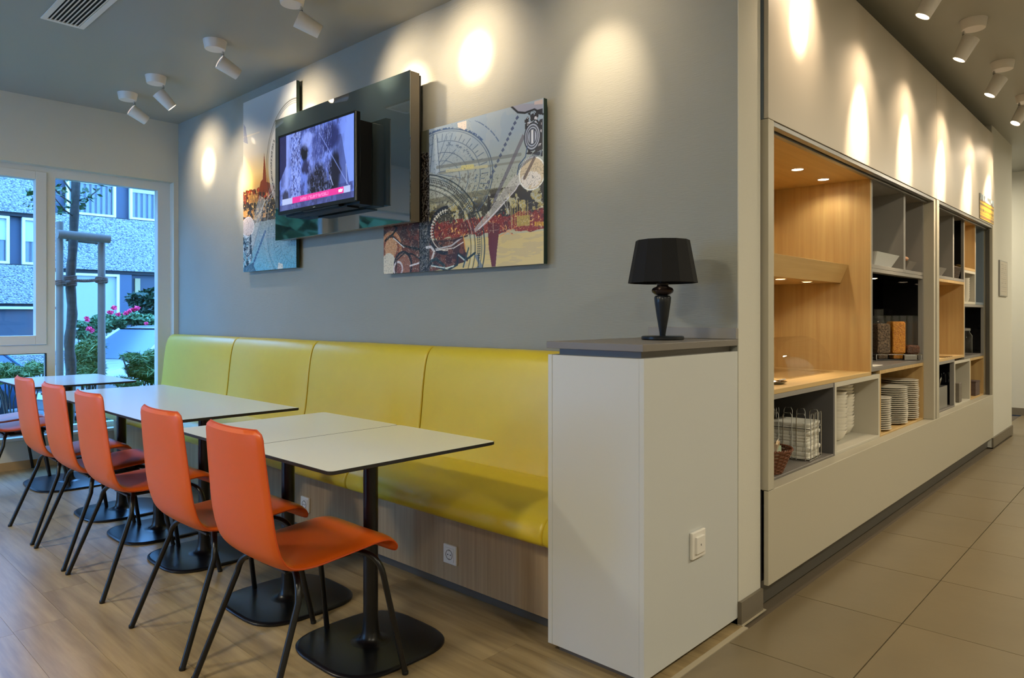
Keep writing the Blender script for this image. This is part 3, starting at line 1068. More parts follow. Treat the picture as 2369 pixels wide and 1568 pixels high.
class Canvas:
    def __init__(s, x0, x1, z0, z1, nx, nz):
        s.x = np.linspace(x0, x1, nx)
        s.z = np.linspace(z0, z1, nz)
        s.X, s.Z = np.meshgrid(s.x, s.z)
        s.c = np.zeros((nz, nx, 3))
        s.px = (x1 - x0) / nx

    def mix(s, mask, col, a=1.0):
        m = np.clip(mask, 0, 1)[..., None] * a
        c = np.array(col) / 255.0 if not isinstance(col, np.ndarray) else col
        s.c = s.c * (1 - m) + c * m

    def poly(s, pts):
        inside = np.zeros(s.X.shape, bool)
        n = len(pts)
        for i in range(n):
            x1, y1 = pts[i]
            x2, y2 = pts[(i + 1) % n]
            if y1 == y2:
                continue
            cond = ((s.Z >= min(y1, y2)) & (s.Z < max(y1, y2)))
            xi = x1 + (s.Z - y1) * (x2 - x1) / (y2 - y1)
            inside ^= cond & (s.X < xi)
        return inside.astype(float)

    def line(s, pts, w):
        d = np.full(s.X.shape, 1e9)
        for (x1, y1), (x2, y2) in zip(pts[:-1], pts[1:]):
            dx, dy = x2 - x1, y2 - y1
            L = dx * dx + dy * dy or 1e-12
            t = np.clip(((s.X - x1) * dx + (s.Z - y1) * dy) / L, 0, 1)
            d = np.minimum(d, np.hypot(s.X - x1 - t * dx, s.Z - y1 - t * dy))
        return np.clip((w / 2 - d) / s.px + 0.5, 0, 1)

    def ring(s, cx, cz, r, w, e=1.0, rot=0.0):
        dx, dz = s.X - cx, s.Z - cz
        a, b = dx * math.cos(rot) + dz * math.sin(rot), -dx * math.sin(rot) + dz * math.cos(rot)
        d = np.hypot(a, b / e) - r
        return np.clip((w / 2 - np.abs(d)) / s.px + 0.5, 0, 1)

    def disc(s, cx, cz, r, e=1.0, soft=1.0):
        d = np.hypot(s.X - cx, (s.Z - cz) / e) - r
        return np.clip(-d / (s.px * soft) + 0.5, 0, 1)

    def noise(s, cell, seed, oct=3, sx=1.0):
        r = np.random.default_rng(seed)
        out = np.zeros(s.X.shape)
        amp, tot = 1.0, 0
        for o in range(oct):
            cs = cell / 2 ** o
            nx = int((s.x[-1] - s.x[0]) / (cs * sx)) + 3
            nz = int((s.z[-1] - s.z[0]) / cs) + 3
            g = r.random((nz, nx))
            u = (s.X - s.x[0]) / (cs * sx)
            v = (s.Z - s.z[0]) / cs
            iu, iv = np.clip(u.astype(int), 0, nx - 2), np.clip(v.astype(int), 0, nz - 2)
            fu, fv = u - iu, v - iv
            fu, fv = fu * fu * (3 - 2 * fu), fv * fv * (3 - 2 * fv)
            out += amp * (g[iv, iu] * (1 - fu) * (1 - fv) + g[iv, iu + 1] * fu * (1 - fv) + g[iv + 1, iu] * (1 - fu) * fv + g[iv + 1, iu + 1] * fu * fv)
            tot += amp
            amp *= 0.6
        return out / tot

    def mesh(s, name, m, place, parent):
        """place(X,Z) -> world coords arrays"""
        nz, nx = s.X.shape
        P = np.stack(place(s.X, s.Z), -1).reshape(-1, 3)
        i = np.arange(nz * nx).reshape(nz, nx)
        q = np.stack([i[:-1, :-1], i[:-1, 1:], i[1:, 1:], i[1:, :-1]], -1).reshape(-1)
        me = bpy.data.meshes.new(name)
        me.vertices.add(nz * nx)
        me.vertices.foreach_set('co', P.ravel())
        nf = (nz - 1) * (nx - 1)
        me.loops.add(nf * 4)
        me.loops.foreach_set('vertex_index', q)
        me.polygons.add(nf)
        me.polygons.foreach_set('loop_start', np.arange(nf) * 4)
        me.update(calc_edges=True)
        at = me.color_attributes.new('print', 'FLOAT_COLOR', 'POINT')
        c = np.clip((s.c - 0.5) * getattr(s, 'contrast', 1.0) + 0.5, 0, 1)
        l = np.where(c <= 0.04045, c / 12.92, ((c + 0.055) / 1.055) ** 2.4)
        rgba = np.concatenate([l, np.ones(l.shape[:2] + (1,))], -1)
        at.data.foreach_set('color', rgba.reshape(-1).astype(np.float32))
        me.materials.append(m)
        o = bpy.data.objects.new(name, me)
        C.objects.link(o)
        o.parent = parent
        return o


def hsh(k):
    return (math.sin(k * 12.9898) * 43758.5453) % 1.0


# --- right picture
AY = -0.05


def A2(zx, zy):
    p = on(1, 880 + zx / 3.6475, 220 + zy / 3.6475, AY)
    return (p[0], p[2])


cv = Canvas(3.222, 4.513, 1.487, 2.296, 520, 400)
Zt = (cv.Z - 1.487) / (2.296 - 1.487)
Xt = (cv.X - 3.222) / (4.513 - 3.222)
sky_t = np.array([150, 165, 178]) / 255.
sky_b = np.array([186, 178, 140]) / 255.
k = np.clip((Zt - 0.30) / 0.55, 0, 1)[..., None]
cv.c = sky_b * (1 - k) + sky_t * k
n1 = cv.noise(0.12, 1, 4)
cv.mix((n1 > 0.55).astype(float), (176, 180, 176), 0.25)
# dark town belt
belt = cv.noise(0.035, 2, 4)
belt2 = cv.noise(0.012, 22, 2)
bl = np.clip((0.50 - Zt) / 0.10, 0, 1) * (Zt > 0.26)
cv.mix(bl * (belt > 0.46), (60, 52, 30), 0.85)
cv.mix(bl * (belt <= 0.46) * (belt2 > 0.5), (170, 150, 84), 0.8)
cv.mix(((Zt < 0.50) & (Zt > 0.3) & (Xt > 0.7) & (belt > 0.42)).astype(float), (56, 44, 26), 0.8)
# red roofs band
rb = ((Zt < 0.33 + 0.05 * (cv.noise(0.02, 3, 2) - 0.5)) & (Zt > 0.20 + 0.06 * (cv.noise(0.03, 4, 2, 2.0) - 0.3))).astype(float)
cv.mix(rb, (140, 50, 24), 0.95)
cv.mix(rb * (cv.noise(0.04, 5, 3) > 0.55), (96, 34, 22), 0.7)
cv.mix(rb * (cv.noise(0.008, 6, 1) > 0.86), (236, 190, 110), 0.9)
# evening sky strip at the bottom right
sb = ((Zt < 0.20) & (rb < 0.5)).astype(float) * (Xt > 0.5)
cv.mix(sb, (206, 186, 128), 1.0)
cv.mix(sb * (cv.noise(0.02, 7, 3, 6.0) > 0.5), (190, 172, 130), 0.6)
# inverted spire
cv.mix(cv.poly([A2(905, 1070), A2(1010, 1085), A2(985, 1300), A2(972, 1448), A2(940, 1448), A2(915, 1290)]), (110, 44, 30))
# brown lower-left quarter
q = cv.poly([A2(20, 1080), A2(330, 1060), A2(345, 1240), A2(700, 1190), A2(740, 1400), A2(400, 1500), A2(20, 1512)])
cv.mix(q, (112, 66, 50), 0.92)
cv.mix(q * (cv.noise(0.05, 8, 3) > 0.55), (70, 40, 36), 0.8)
for zx, zy, r, c in ((90, 1290, 90, (186, 130, 92)), (90, 1290, 70, (140, 84, 60)), (90, 1290, 52, (196, 150, 112)), (70, 1430, 60, (206, 196, 176)),
                     (190, 1440, 80, (40, 30, 40)), (190, 1440, 66, (150, 104, 84)), (150, 1465, 42, (206, 196, 196)), (150, 1465, 30, (128, 84, 76))):
    a = A2(zx, zy)
    b = A2(zx + r, zy)
    cv.mix(q * cv.disc(a[0], a[1], b[0] - a[0]), c)
for pts, w, c in (([(40, 1230), (110, 1170), (140, 1120), (100, 1090)], .012, (30, 24, 30)), ([(100, 1190), (190, 1270), (330, 1300), (420, 1290)], .012, (26, 22, 28)),
                  ([(110, 1205), (200, 1285)], .006, (230, 226, 220)), ([(250, 1440), (380, 1400), (330, 1370)], .01, (214, 208, 208)),
                  ([(130, 1500), (140, 1390), (200, 1335), (270, 1340), (330, 1380)], .008, (24, 20, 26))):
    cv.mix(cv.line([A2(*p) for p in pts], w), c)
# dark tower strip on the left
ts = cv.poly([A2(240, 320), A2(412, 285), A2(416, 1485), A2(330, 1490), A2(326, 1075), A2(236, 1075)])
cv.mix(ts, (34, 28, 28))
cv.mix(cv.poly([A2(335, 310), A2(412, 290), A2(412, 480), A2(335, 500)]), (90, 92, 82))
cv.mix(cv.poly([A2(335, 480), A2(412, 480), A2(416, 1485), A2(335, 1490)]) * (cv.noise(0.006, 9, 1) > 0.55), (112, 108, 104), 0.9)
cv.mix(cv.poly([A2(285, 590), A2(322, 580), A2(322, 1070), A2(285, 1070)]), (142, 92, 64), 0.9)
cv.mix(cv.poly([A2(292, 560), A2(316, 560), A2(322, 600), A2(285, 600)]), (196, 104, 50), 0.9)
for zz in (660, 745, 840):
    cv.mix(cv.line([A2(285, zz), A2(322, zz)], 0.006), (40, 26, 24))
# compass / clock rings, upper dial
ink = (74, 92, 118)
cc = A2(452, 660)
rr = lambda zx, zy: math.hypot(A2(zx, zy)[0] - cc[0], A2(zx, zy)[1] - cc[1])
right = (cv.X > A2(412, 700)[0]).astype(float)
hub = cc
cc = A2(500, 730)
R1 = A2(948, 730)[0] - cc[0]
E1 = (A2(500, 300)[1] - cc[1]) / R1
for f, w in ((1.0, .007), (0.965, .004), (0.78, .0045), (0.56, .0045), (0.40, .004)):
    cv.mix(cv.ring(cc[0], cc[1], R1 * f, w, E1) * right * (cv.Z > A2(700, 1000)[1]), ink, 0.85)
cv.mix(cv.ring(cc[0], cc[1], R1 * 1.02, .012, E1) * right * (cv.Z > A2(452, 480)[1]) * (cv.noise(0.01, 10, 2) > 0.45), (60, 84, 126), 0.8)
cv.mix(cv.ring(cc[0], cc[1], R1 * 1.22, .006, E1) * (cv.Z > A2(452, 520)[1]) * (cv.X > A2(800, 600)[0]) * (cv.noise(0.01, 11, 2) > 0.4), (60, 84, 126), 0.8)
for k in range(26):
    a = math.radians(-50 + k * 6.2)
    m0, m1 = (0.80, 0.86) if k % 2 else (0.80, 0.92)
    cv.mix(cv.line([(cc[0] + R1 * m0 * math.cos(a), cc[1] + E1 * R1 * m0 * math.sin(a)), (cc[0] + R1 * m1 * math.cos(a), cc[1] + E1 * R1 * m1 * math.sin(a))], .004) * right, ink, 0.8)
for a, L in ((62, .55), (48, .5), (30, .5), (-14, .55), (-30, .8), (0, .36)):
    a = math.radians(a)
    cv.mix(cv.line([(hub[0] + .02 * math.cos(a), hub[1] + .02 * math.sin(a)), (hub[0] + R1 * L * math.cos(a), hub[1] + R1 * L * math.sin(a))], .0035) * right, ink, 0.8)
cv.mix(cv.poly([A2(448, 335), A2(476, 335), A2(500, 640), A2(470, 670), A2(420, 650)]), (164, 178, 188), 0.9)
for pp in ([A2(448, 335), A2(420, 650)], [A2(476, 335), A2(500, 640)]):
    cv.mix(cv.line(pp, .004), ink)
# small strokes that stand for the lettering of the dial
for k in range(46):
    a = math.radians(78 - k * 2.7)
    r_ = R1 * (0.68 + 0.03 * hsh(k))
    x_, z_ = cc[0] + r_ * math.cos(a), cc[1] + E1 * r_ * math.sin(a)
    if k % 6 < 4:
        dx, dz = .012 * (hsh(k + 3) - .5), .018 * (hsh(k + 9) - .2)
        cv.mix(cv.line([(x_, z_), (x_ + dx, z_ + dz), (x_ + .01, z_ + dz * .4)], .0035) * right, ink, 0.85)
# soft bands (rivers and railway)
for p0, p1, w, c, al in (((480, 610), (1180, 500), .018, (120, 124, 120), .7), ((500, 660), (1180, 560), .012, (128, 128, 116), .6), ((560, 640), (900, 600), .016, (196, 190, 150), .8),
                         ((690, 610), (780, 600), .022, (206, 196, 128), .8), ((412, 900), (1010, 800), .03, (112, 108, 84), .55)):
    cv.mix(cv.line([A2(*p0), A2(*p1)], w) * right, c, al)
cv.mix(right * (cv.noise(0.010, 12, 1) > 0.62) * (np.abs(Zt - 0.55) < 0.09) * (Xt > 0.35) * (Xt < 0.62), (110, 106, 96), 0.5)
# big wheel lower arc
c2 = A2(300, 1330)
Rb = A2(862, 1330)[0] - c2[0]
E2 = (A2(412, 690)[1] - c2[1]) / Rb / 0.98
reg = right * (cv.Z < A2(452, 660)[1])
for f, w, c in ((1.03, .008, (50, 62, 66)), (0.99, .005, (70, 84, 86)), (0.90, .006, (60, 70, 70)), (0.87, .004, (206, 206, 186)), (0.84, .005, (60, 66, 62))):
    cv.mix(cv.ring(c2[0], c2[1], Rb * f, w, E2) * reg, c, 0.9)
for k in range(60):
    a = math.radians(-8 + k * 1.65)
    for f in (0.94, 0.965):
        x_, z_ = c2[0] + Rb * f * math.cos(a), c2[1] + E2 * Rb * f * math.sin(a)
        cv.mix(cv.disc(x_, z_, .0045) * reg, (46, 54, 62), 0.85)
# cog at the centre bottom
g0 = A2(560, 1140)
for r_, w, c in ((.150, .024, (40, 40, 48)), (.132, .006, (220, 216, 200)), (.112, .008, (30, 30, 36))):
    cv.mix(cv.ring(g0[0], g0[1], r_, w, 0.85) * (cv.X < g0[0] + .01), c, 0.9)
for k in range(12):
    a = math.radians(95 + k * 9)
    cv.mix(cv.line([(g0[0] + .118 * math.cos(a), g0[1] + .1 * math.sin(a)), (g0[0] + .14 * math.cos(a), g0[1] + .119 * math.sin(a))], .006), (230, 226, 210))
for pts, w, c in (([(390, 1285), (430, 1280), (455, 1320), (430, 1400)], .016, (214, 210, 206)), ([(470, 1300), (600, 1270), (690, 1200)], .01, (190, 186, 184)),
                  ([(470, 1310), (620, 1290), (700, 1240)], .006, (220, 214, 206)), ([(490, 1235), (620, 1225), (735, 1185)], .008, (60, 34, 34)),
                  ([(420, 1420), (560, 1480), (650, 1430), (655, 1340), (730, 1385), (800, 1330)], .012, (34, 48, 52)), ([(430, 1440), (560, 1460), (620, 1440)], .007, (206, 220, 214)),
                  ([(430, 1400), (470, 1380), (540, 1440)], .018, (40, 60, 62)), ([(660, 1350), (720, 1400), (700, 1450)], .008, (196, 206, 200)), ([(810, 1360), (850, 1440), (800, 1480)], .02, (120, 128, 134)),
                  ([(700, 1180), (720, 1320)], .007, (220, 160, 80)), ([(745, 1290), (700, 1450)], .01, (60, 80, 80)), ([(830, 1340), (825, 1450)], .006, (30, 40, 56))):
    cv.mix(cv.line([A2(*p) for p in pts], w), c, 0.92)
# dotted diagonal and pale propeller
for k in range(14):
    u = k / 13
    zx = 1155 - 262 * u ** 1.0
    zy = 190 + 590 * u
    x_, z_ = A2(zx, zy)
    s_ = .0125
    cv.mix(cv.poly([(x_ - s_, z_), (x_ + .003, z_ + s_), (x_ + s_, z_ - .002), (x_ - .004, z_ - s_)]), (70, 80, 110), 0.9 - 0.35 * u)
cv.mix(cv.poly([A2(1200, 330), A2(1222, 350), A2(985, 870), A2(940, 950), A2(960, 860)]), (112, 108, 116), 0.75)
cv.mix(cv.poly([A2(1160, 650), A2(1215, 700), A2(1060, 900), A2(900, 1080), A2(800, 1160), A2(790, 1130), A2(930, 960), A2(1060, 770)]), (196, 192, 184), 0.75)
cv.mix(cv.line([A2(1290, 540), A2(1140, 800), A2(960, 1000), A2(830, 1130)], .006), (214, 210, 214))
cv.mix(cv.line([A2(1290, 560), A2(1200, 700)], .02), (120, 100, 90), .8)
e0 = A2(1280, 660)
cv.mix(cv.disc(e0[0], e0[1], .085, 0.95), (206, 190, 160))
cv.mix(cv.disc(e0[0] - .01, e0[1] - .03, .07, 0.6) * (cv.noise(.03, 14, 2) > .45), (226, 220, 214), .8)
cv.mix(cv.ring(e0[0], e0[1], .085, .007, 0.95), (236, 232, 226))
cv.mix(cv.line([A2(1300, 530), A2(1215, 700)], .018), (112, 96, 88), .8)
# insect-like machine at the top right
cv.mix(cv.poly([A2(1105, 95), A2(1200, 75), A2(1290, 70), A2(1372, 75), A2(1372, 140), A2(1300, 130), A2(1210, 150), A2(1150, 145)]), (150, 152, 166))
cv.mix(cv.line([A2(1105, 95), A2(1160, 145), A2(1220, 150), A2(1300, 120), A2(1372, 160)], .01), (26, 26, 34))
cv.mix(cv.poly([A2(1215, 160), A2(1372, 110), A2(1372, 520), A2(1300, 500), A2(1235, 500)]) * (cv.noise(.03, 15, 3) > .47), (40, 34, 40), .92)
cv.mix(cv.poly([A2(1240, 190), A2(1360, 170), A2(1360, 420), A2(1240, 470)]) * (cv.noise(.02, 16, 3) > .6), (214, 212, 216), .9)
m0 = A2(1282, 350)
cv.mix(cv.disc(m0[0], m0[1], .05, 1.3), (166, 172, 186))
for r_, w in ((.052, .006), (.04, .004), (.030, .004)):
    cv.mix(cv.ring(m0[0], m0[1], r_, w, 1.3), (30, 34, 50))
for k in (-1, 0, 1):
    cv.mix(cv.line([(m0[0] + k * .013, m0[1] + .03), (m0[0] + k * .013, m0[1] - .03)], .006), (236, 236, 240) if k == 0 else (40, 40, 52))
cv.mix(cv.line([A2(1240, 430), A2(1225, 520), A2(1170, 590), A2(1155, 670)], .006), (60, 84, 120))
for k in range(16):
    x_, z_ = A2(1160 + k * 13, 640 - 140 * math.sin(k / 16 * 1.4))
    cv.mix(cv.line([(x_, z_), (x_ + .006, z_ + .02)], .004), (40, 60, 90))
cv.mix(cv.poly([A2(650, 235), A2(725, 215), A2(728, 275), A2(712, 295), A2(655, 272)]), (214, 204, 194))
cv.mix(cv.poly([A2(1300, 55), A2(1372, 35), A2(1372, 75), A2(1300, 80)]), (196, 176, 170), .8)
# crane and building details
for pts, c in (([(1090, 830), (1110, 1130)], (214, 196, 140)), ([(950, 1060), (955, 1160)], (226, 200, 160)), ([(1010, 1190), (1160, 1100)], (226, 150, 90)), ([(1010, 1100), (1120, 1180)], (216, 150, 100)),
               ([(1000, 830), (1090, 1000)], (190, 190, 180)), ([(1060, 820), (1080, 1010)], (196, 196, 186))):
    cv.mix(cv.line([A2(*p) for p in pts], .004), c, .85)
for zx in range(1110, 1250, 22):
    cv.mix(cv.line([A2(zx, 890), A2(zx + 5, 1090)], .007), (190, 170, 96), .7)
cv.mix(cv.poly([A2(1150, 1020), A2(1260, 1010), A2(1262, 1100), A2(1152, 1108)]), (178, 158, 80), .9)
for zx in range(1303, 1370, 16):
    cv.mix(cv.poly([A2(zx, 1068), A2(zx + 10, 1068), A2(zx + 10, 1105), A2(zx, 1106)]), (216, 176, 50))


def wall_art(name, label, x0, x1, z0, z1, canvas, group=None):
    t = thing(name, label, 'picture', ((x0 + x1) / 2, -0.03, z0))
    cx = (x0 + x1) / 2
    canvas.mesh('print', M['print'], lambda X, Z: (X - cx, np.full(X.shape, -0.0205), Z - z0), t)
    MB().box(x0 - cx, x1 - cx, -0.020, 0.004, 0, z1 - z0).build('acrylic_panel', M['art_side'], t)
    MB().box(x0 - cx + .08, x1 - cx - .08, 0.0045, 0.029, 0.06, z1 - z0 - .06).build('mounting_frame', M['dark_mount'], t)
    return t


# dense pen work over the lower half and the dial
pen = cv.noise(.014, 81, 2)
cv.mix(((np.abs(pen - .5) < .018) & (Zt < .62) & ((Zt > .22) | (Xt < .5))).astype(float), (44, 40, 36), .55)
pen = cv.noise(.020, 82, 2)
cv.mix(((np.abs(pen - .5) < .012) & (Zt < .40) & ((Zt > .22) | (Xt < .5))).astype(float), (226, 214, 186), .6)
cv.mix(((np.abs(cv.noise(.016, 83, 2) - .5) < .014) & (Zt > .6) & (Xt > .2) & (Xt < .6) & (cv.noise(.08, 84, 2) > .5)).astype(float), (84, 100, 122), .6)
cv.contrast = 1.22
wall_art('wall_picture', 'wide collage picture of clock dials over a red evening town, right of the television', 3.222, 4.514, 1.487, 2.296, cv)

# --- left picture


def A1(zx, zy):
    p = on(1, 540 + zx / 3.4111, 180 + zy / 3.4111, AY)
    return (p[0], p[2])


cv = Canvas(1.388, 2.193, 1.575, 2.910, 300, 460)
Zt = (cv.Z - 1.575) / 1.335
Xt = (cv.X - 1.388) / 0.805
grad = [(0.0, (110, 176, 200)), (0.2, (140, 160, 168)), (0.42, (150, 140, 110)), (0.50, (196, 150, 84)), (0.56, (206, 176, 120)), (0.68, (176, 170, 156)), (0.85, (150, 160, 166)), (1.0, (186, 190, 190))]
for ch_i in range(3):
    cv.c[..., ch_i] = np.interp(Zt, [g[0] for g in grad], [g[1][ch_i] / 255 for g in grad])
sun = np.exp(-(((Xt + .02) / .25) ** 2 + ((Zt - .52) / .07) ** 2))
cv.mix(sun, (255, 226, 150), 1.0)
# town
tn = cv.noise(.03, 31, 3)
belt = ((Zt < 0.475 + .03 * (cv.noise(.03, 32, 2) - .5)) & (Zt > 0.27 + .02 * tn)).astype(float)
cv.mix(belt, (120, 60, 26))
cv.mix(belt * (Zt < 0.40), (86, 72, 46))
cv.mix(belt * (tn > .5), (52, 40, 26), .8)
cv.mix(belt * (cv.noise(.012, 33, 1) > .78), (236, 190, 110), .8)
cv.mix(belt * (Zt > .40) * (cv.noise(.02, 34, 1) > .7), (190, 70, 30), .8)
cv.mix(belt * (np.abs(Zt - .33) < .03) * (Xt < .45) * (tn < .5), (226, 160, 70), .8)
cv.mix(cv.poly([A1(243, 590), A1(250, 660), A1(262, 820), A1(290, 830), A1(320, 900), A1(200, 900), A1(215, 820), A1(232, 800)]), (130, 62, 26))
cv.mix(cv.poly([A1(120, 925), A1(195, 915), A1(195, 985), A1(120, 990)]), (196, 156, 90), .6)
cv.mix(cv.line([A1(80, 470), A1(205, 428)], .01), (206, 190, 160), .5)
# feather at left edge
for k in range(12):
    p = A1(82, 370 + k * 12)
    q2 = A1(96 + 1.6 * k, 395 + k * 11)
    cv.mix(cv.line([p, q2], .006), (90, 100, 130), .9)
# clock arc beside the board
c3 = A1(470, 640)
R3 = c3[0] - A1(262, 640)[0]
for f, w, c in ((1.0, .006, (70, 66, 60)), (.965, .003, (90, 84, 76)), (.93, .003, (110, 104, 96))):
    cv.mix(cv.ring(c3[0], c3[1], R3 * f, w, 1.12), c, .9)
cv.mix(((np.hypot(cv.X - c3[0], (cv.Z - c3[1]) / 1.12) < R3 * .92)).astype(float), (196, 194, 186), .75)
for k in range(34):
    a = math.radians(150 + k * 1.9)
    x_, z_ = c3[0] + R3 * .84 * math.cos(a), c3[1] + R3 * .94 * math.sin(a)
    cv.mix(cv.line([(x_, z_), (x_ + .016 * (hsh(k) - .2), z_ + .02 * (hsh(k + 5) - .3)), (x_ + .02, z_ - .01)], .004), (30, 30, 34), .9)
# transparent blade and circles in the lower part
cv.mix(cv.poly([A1(205, 925), A1(255, 960), A1(140, 1390), A1(95, 1440), A1(120, 1300), A1(160, 1110)]), (186, 184, 180), .6)
cv.mix(cv.line([A1(330, 900), A1(255, 1000), A1(210, 1160), A1(130, 1420)], .012), (140, 140, 150), .6)
cv.mix(cv.line([A1(325, 880), A1(245, 980), A1(180, 1150)], .006), (206, 204, 200), .8)
c4 = A1(430, 1150)
R4 = c4[0] - A1(250, 1150)[0]
for f in (1.0, 1.05, .90):
    cv.mix(cv.ring(c4[0], c4[1], R4 * f, .004, 1.2), (186, 192, 196), .8)
c5 = A1(500, 1230)
for rr_, w in ((.42, .005), (.405, .003), (.33, .003), (.24, .003)):
    cv.mix(cv.ring(c5[0], c5[1], rr_, w, .88) * (Zt < .24), (52, 96, 122), .85)
for k in range(14):
    a = math.radians(190 + k * 7)
    cv.mix(cv.line([(c5[0] + .25 * math.cos(a), c5[1] + .22 * math.sin(a)), (c5[0] + .32 * math.cos(a), c5[1] + .28 * math.sin(a))], .003) * (Zt < .22), (52, 96, 122), .8)
cv.mix(cv.line([A1(200, 1262), A1(490, 1235)], .012), (150, 160, 168), .7)
cv.mix(cv.line([A1(200, 1240), A1(490, 1215)], .006), (180, 188, 192), .7)
for k in range(12):
    u = k / 11
    x_, z_ = A1(250 - 92 * u, 1215 + 250 * u)
    s_ = .017
    cv.mix(cv.poly([(x_ - s_, z_), (x_, z_ + s_), (x_ + s_, z_), (x_, z_ - s_)]), (66, 98, 136), .9)
p = A1(115, 1175)
cv.mix(cv.disc(p[0], p[1], .10, .75), (206, 192, 186))
cv.mix(cv.ring(p[0], p[1], .10, .006, .75), (236, 230, 226))
mreg = cv.poly([A1(78, 1250), A1(140, 1235), A1(150, 1430), A1(110, 1490), A1(78, 1500)])
cv.mix(mreg * (cv.noise(.03, 41, 3) > .5), (40, 52, 66), .85)
cv.mix(mreg * (cv.noise(.02, 42, 2) > .62), (206, 214, 222), .8)
p = A1(112, 1350)
for r_, w in ((.05, .007), (.035, .004)):
    cv.mix(cv.ring(p[0], p[1], r_, w, 1.1), (40, 52, 76))
cv.mix(cv.poly([A1(355, 1455), A1(390, 1470), A1(392, 1505), A1(350, 1508)]), (216, 214, 204))
cv.mix(cv.poly([A1(80, 1500), A1(150, 1460), A1(180, 1525), A1(80, 1530)]), (60, 84, 110), .7)
cv.mix(((np.abs(cv.noise(.014, 85, 2) - .5) < .02) & (Zt < .46)).astype(float), (40, 38, 38), .5)
cv.mix(((np.abs(cv.noise(.02, 86, 2) - .5) < .012) & (Zt < .36)).astype(float), (220, 220, 214), .5)
cv.contrast = 1.15
wall_art('wall_picture', 'tall collage picture with church spire and pale sky, left behind the television board', 1.388, 2.193, 1.575, 2.910, cv)

# ------------------------------------------------------------------ glossy board and television
bd = thing('gloss_board', 'glossy dark green glass board carrying the television on the grey wall', 'panel', (2.83, 0, 1.766))
MB().box(2.078 - 2.83, 3.600 - 2.83, -0.150, -0.142, 0, 0.858).build('glass_face', M['green_gloss'], bd, bevel=0.0008, seg=1)
MB().box(2.082 - 2.83, 3.598 - 2.83, -0.1415, -0.078, 0.004, 0.856).build('carcass', M['board_side'], bd)
MB().box(2.10 - 2.83, 3.585 - 2.83, -0.0775, -0.056, 0.01, 0.85).build('shadow_gap', M['dark_mount'], bd)
MB().box(2.60 - 2.83, 3.10 - 2.83, -0.0555, -0.001, 0.3, 0.6).build('wall_mount', M['dark_mount'], bd)
TVY = -0.275
pa, pb_, pc, pd_ = on(1, 645, 313, TVY), on(1, 823, 258, TVY), on(1, 822, 466, TVY), on(1, 645, 497, TVY)
tx0, tx1 = pa[0], pb_[0]
tz1, tz0 = (pa[2] + pb_[2]) / 2, (pc[2] + pd_[2]) / 2
tv = thing('television', 'black flat television showing a blue picture on the glossy wall board', 'television', ((tx0 + tx1) / 2, TVY, tz0))
hw, hh = (tx1 - tx0) / 2, tz1 - tz0
b = MB()
b.box(-hw, hw, 0.004, 0.034, 0, hh)
b.build('housing', M['tv_black'], tv, bevel=0.004)
b = MB()
bz = 0.013
b.box(-hw, -hw + bz, -0.004, 0.0035, 0, hh).box(hw - bz, hw, -0.004, 0.0035, 0, hh).box(-hw + bz, hw - bz, -0.004, 0.0035, hh - bz, hh).box(-hw + bz, hw - bz, -0.004, 0.0035, 0, bz + 0.010)
b.build('bezel', M['tv_black'], tv)
MB().box(hw + 0.0002, hw + 0.002, -0.004, 0.004, 0.004, hh - 0.004).build('side_trim', M['steel'], tv, bevel=0.001)
MB().box(-0.012, 0.012, -0.0048, -0.0041, 0.008, 0.011).build('badge', M['socket'], tv)
MB().box(-hw + 0.03, hw - 0.012, 0.0345, 0.1235, -0.012, hh - 0.045).build('rear_housing', M['dark_mount'], tv, bevel=0.004)  # deepened towards the board so its reflection there turns solid black
MB().box(-hw * 0.45, hw * 0.75, 0.015, 0.10, -0.022, -0.012).box(-hw * .3, hw * .6, 0.0, 0.05, -0.012, -0.002).build('connector_tray', M['dark_mount'], tv)

sx0, sx1, sz0, sz1 = -hw + bz, hw - bz, bz + 0.010, hh - bz
S = Canvas(sx0, sx1, sz0, sz1, 300, 190)
U = (S.X - sx0) / (sx1 - sx0)
V = (S.Z - sz0) / (sz1 - sz0)
S.c[:] = np.array([100, 124, 216]) / 255.
nn = S.noise(.06, 51, 4, .5)
S.mix(np.clip((nn - .45) * 6, 0, 1), (54, 62, 120), .8)
S.mix((U < .17) * np.clip(1 - np.abs(U - .09 - .04 * V) / .09, 0, 1), (140, 160, 236), .9)
S.mix((U < .10) & (V > .4 + 2 * U), (30, 30, 70), .9)
S.mix(np.clip((U - .80 + .1 * (1 - V)) * 8, 0, 1) * (V > .2), (120, 150, 244), .95)
S.mix(((U > .78 - 0.0 * V) & (U < .81 + .16 * (1 - V)) & (V < .8)).astype(float) * .8, (44, 50, 100), .7)
st = S.noise(.012, 52, 2, .4)
S.mix(((U > .17) & (U < .31) & (st > .5)).astype(float), (160, 180, 250), .7)
S.mix(((U > .17) & (U < .31) & (st < .38)).astype(float), (50, 56, 120), .7)
for cx_, cz_, r1, r2, c, a in ((.36, .70, .05, .12, (14, 12, 24), .95), (.38, .5, .06, .1, (30, 28, 60), .8), (.53, .28, .13, .24, (18, 16, 30), .95), (.70, .80, .12, .18, (30, 34, 84), .85), (.76, .36, .07, .26, (22, 22, 40), .95),
                               (.40, .86, .08, .12, (150, 170, 250), .7), (.47, .62, .05, .25, (120, 140, 226), .6), (.70, .2, .1, .08, (18, 18, 30), .8), (.09, .17, .05, .1, (30, 30, 50), .8), (.55, .75, .10, .2, (52, 60, 124), .7)):
    d = ((U - cx_ + .05 * (nn - .5)) / r1) ** 2 + ((V - cz_ + .1 * (nn - .5)) / r2) ** 2
    S.mix(np.clip(1.6 - d * 1.2, 0, 1), c, a)
fib = S.noise(.02, 53, 3, .25)
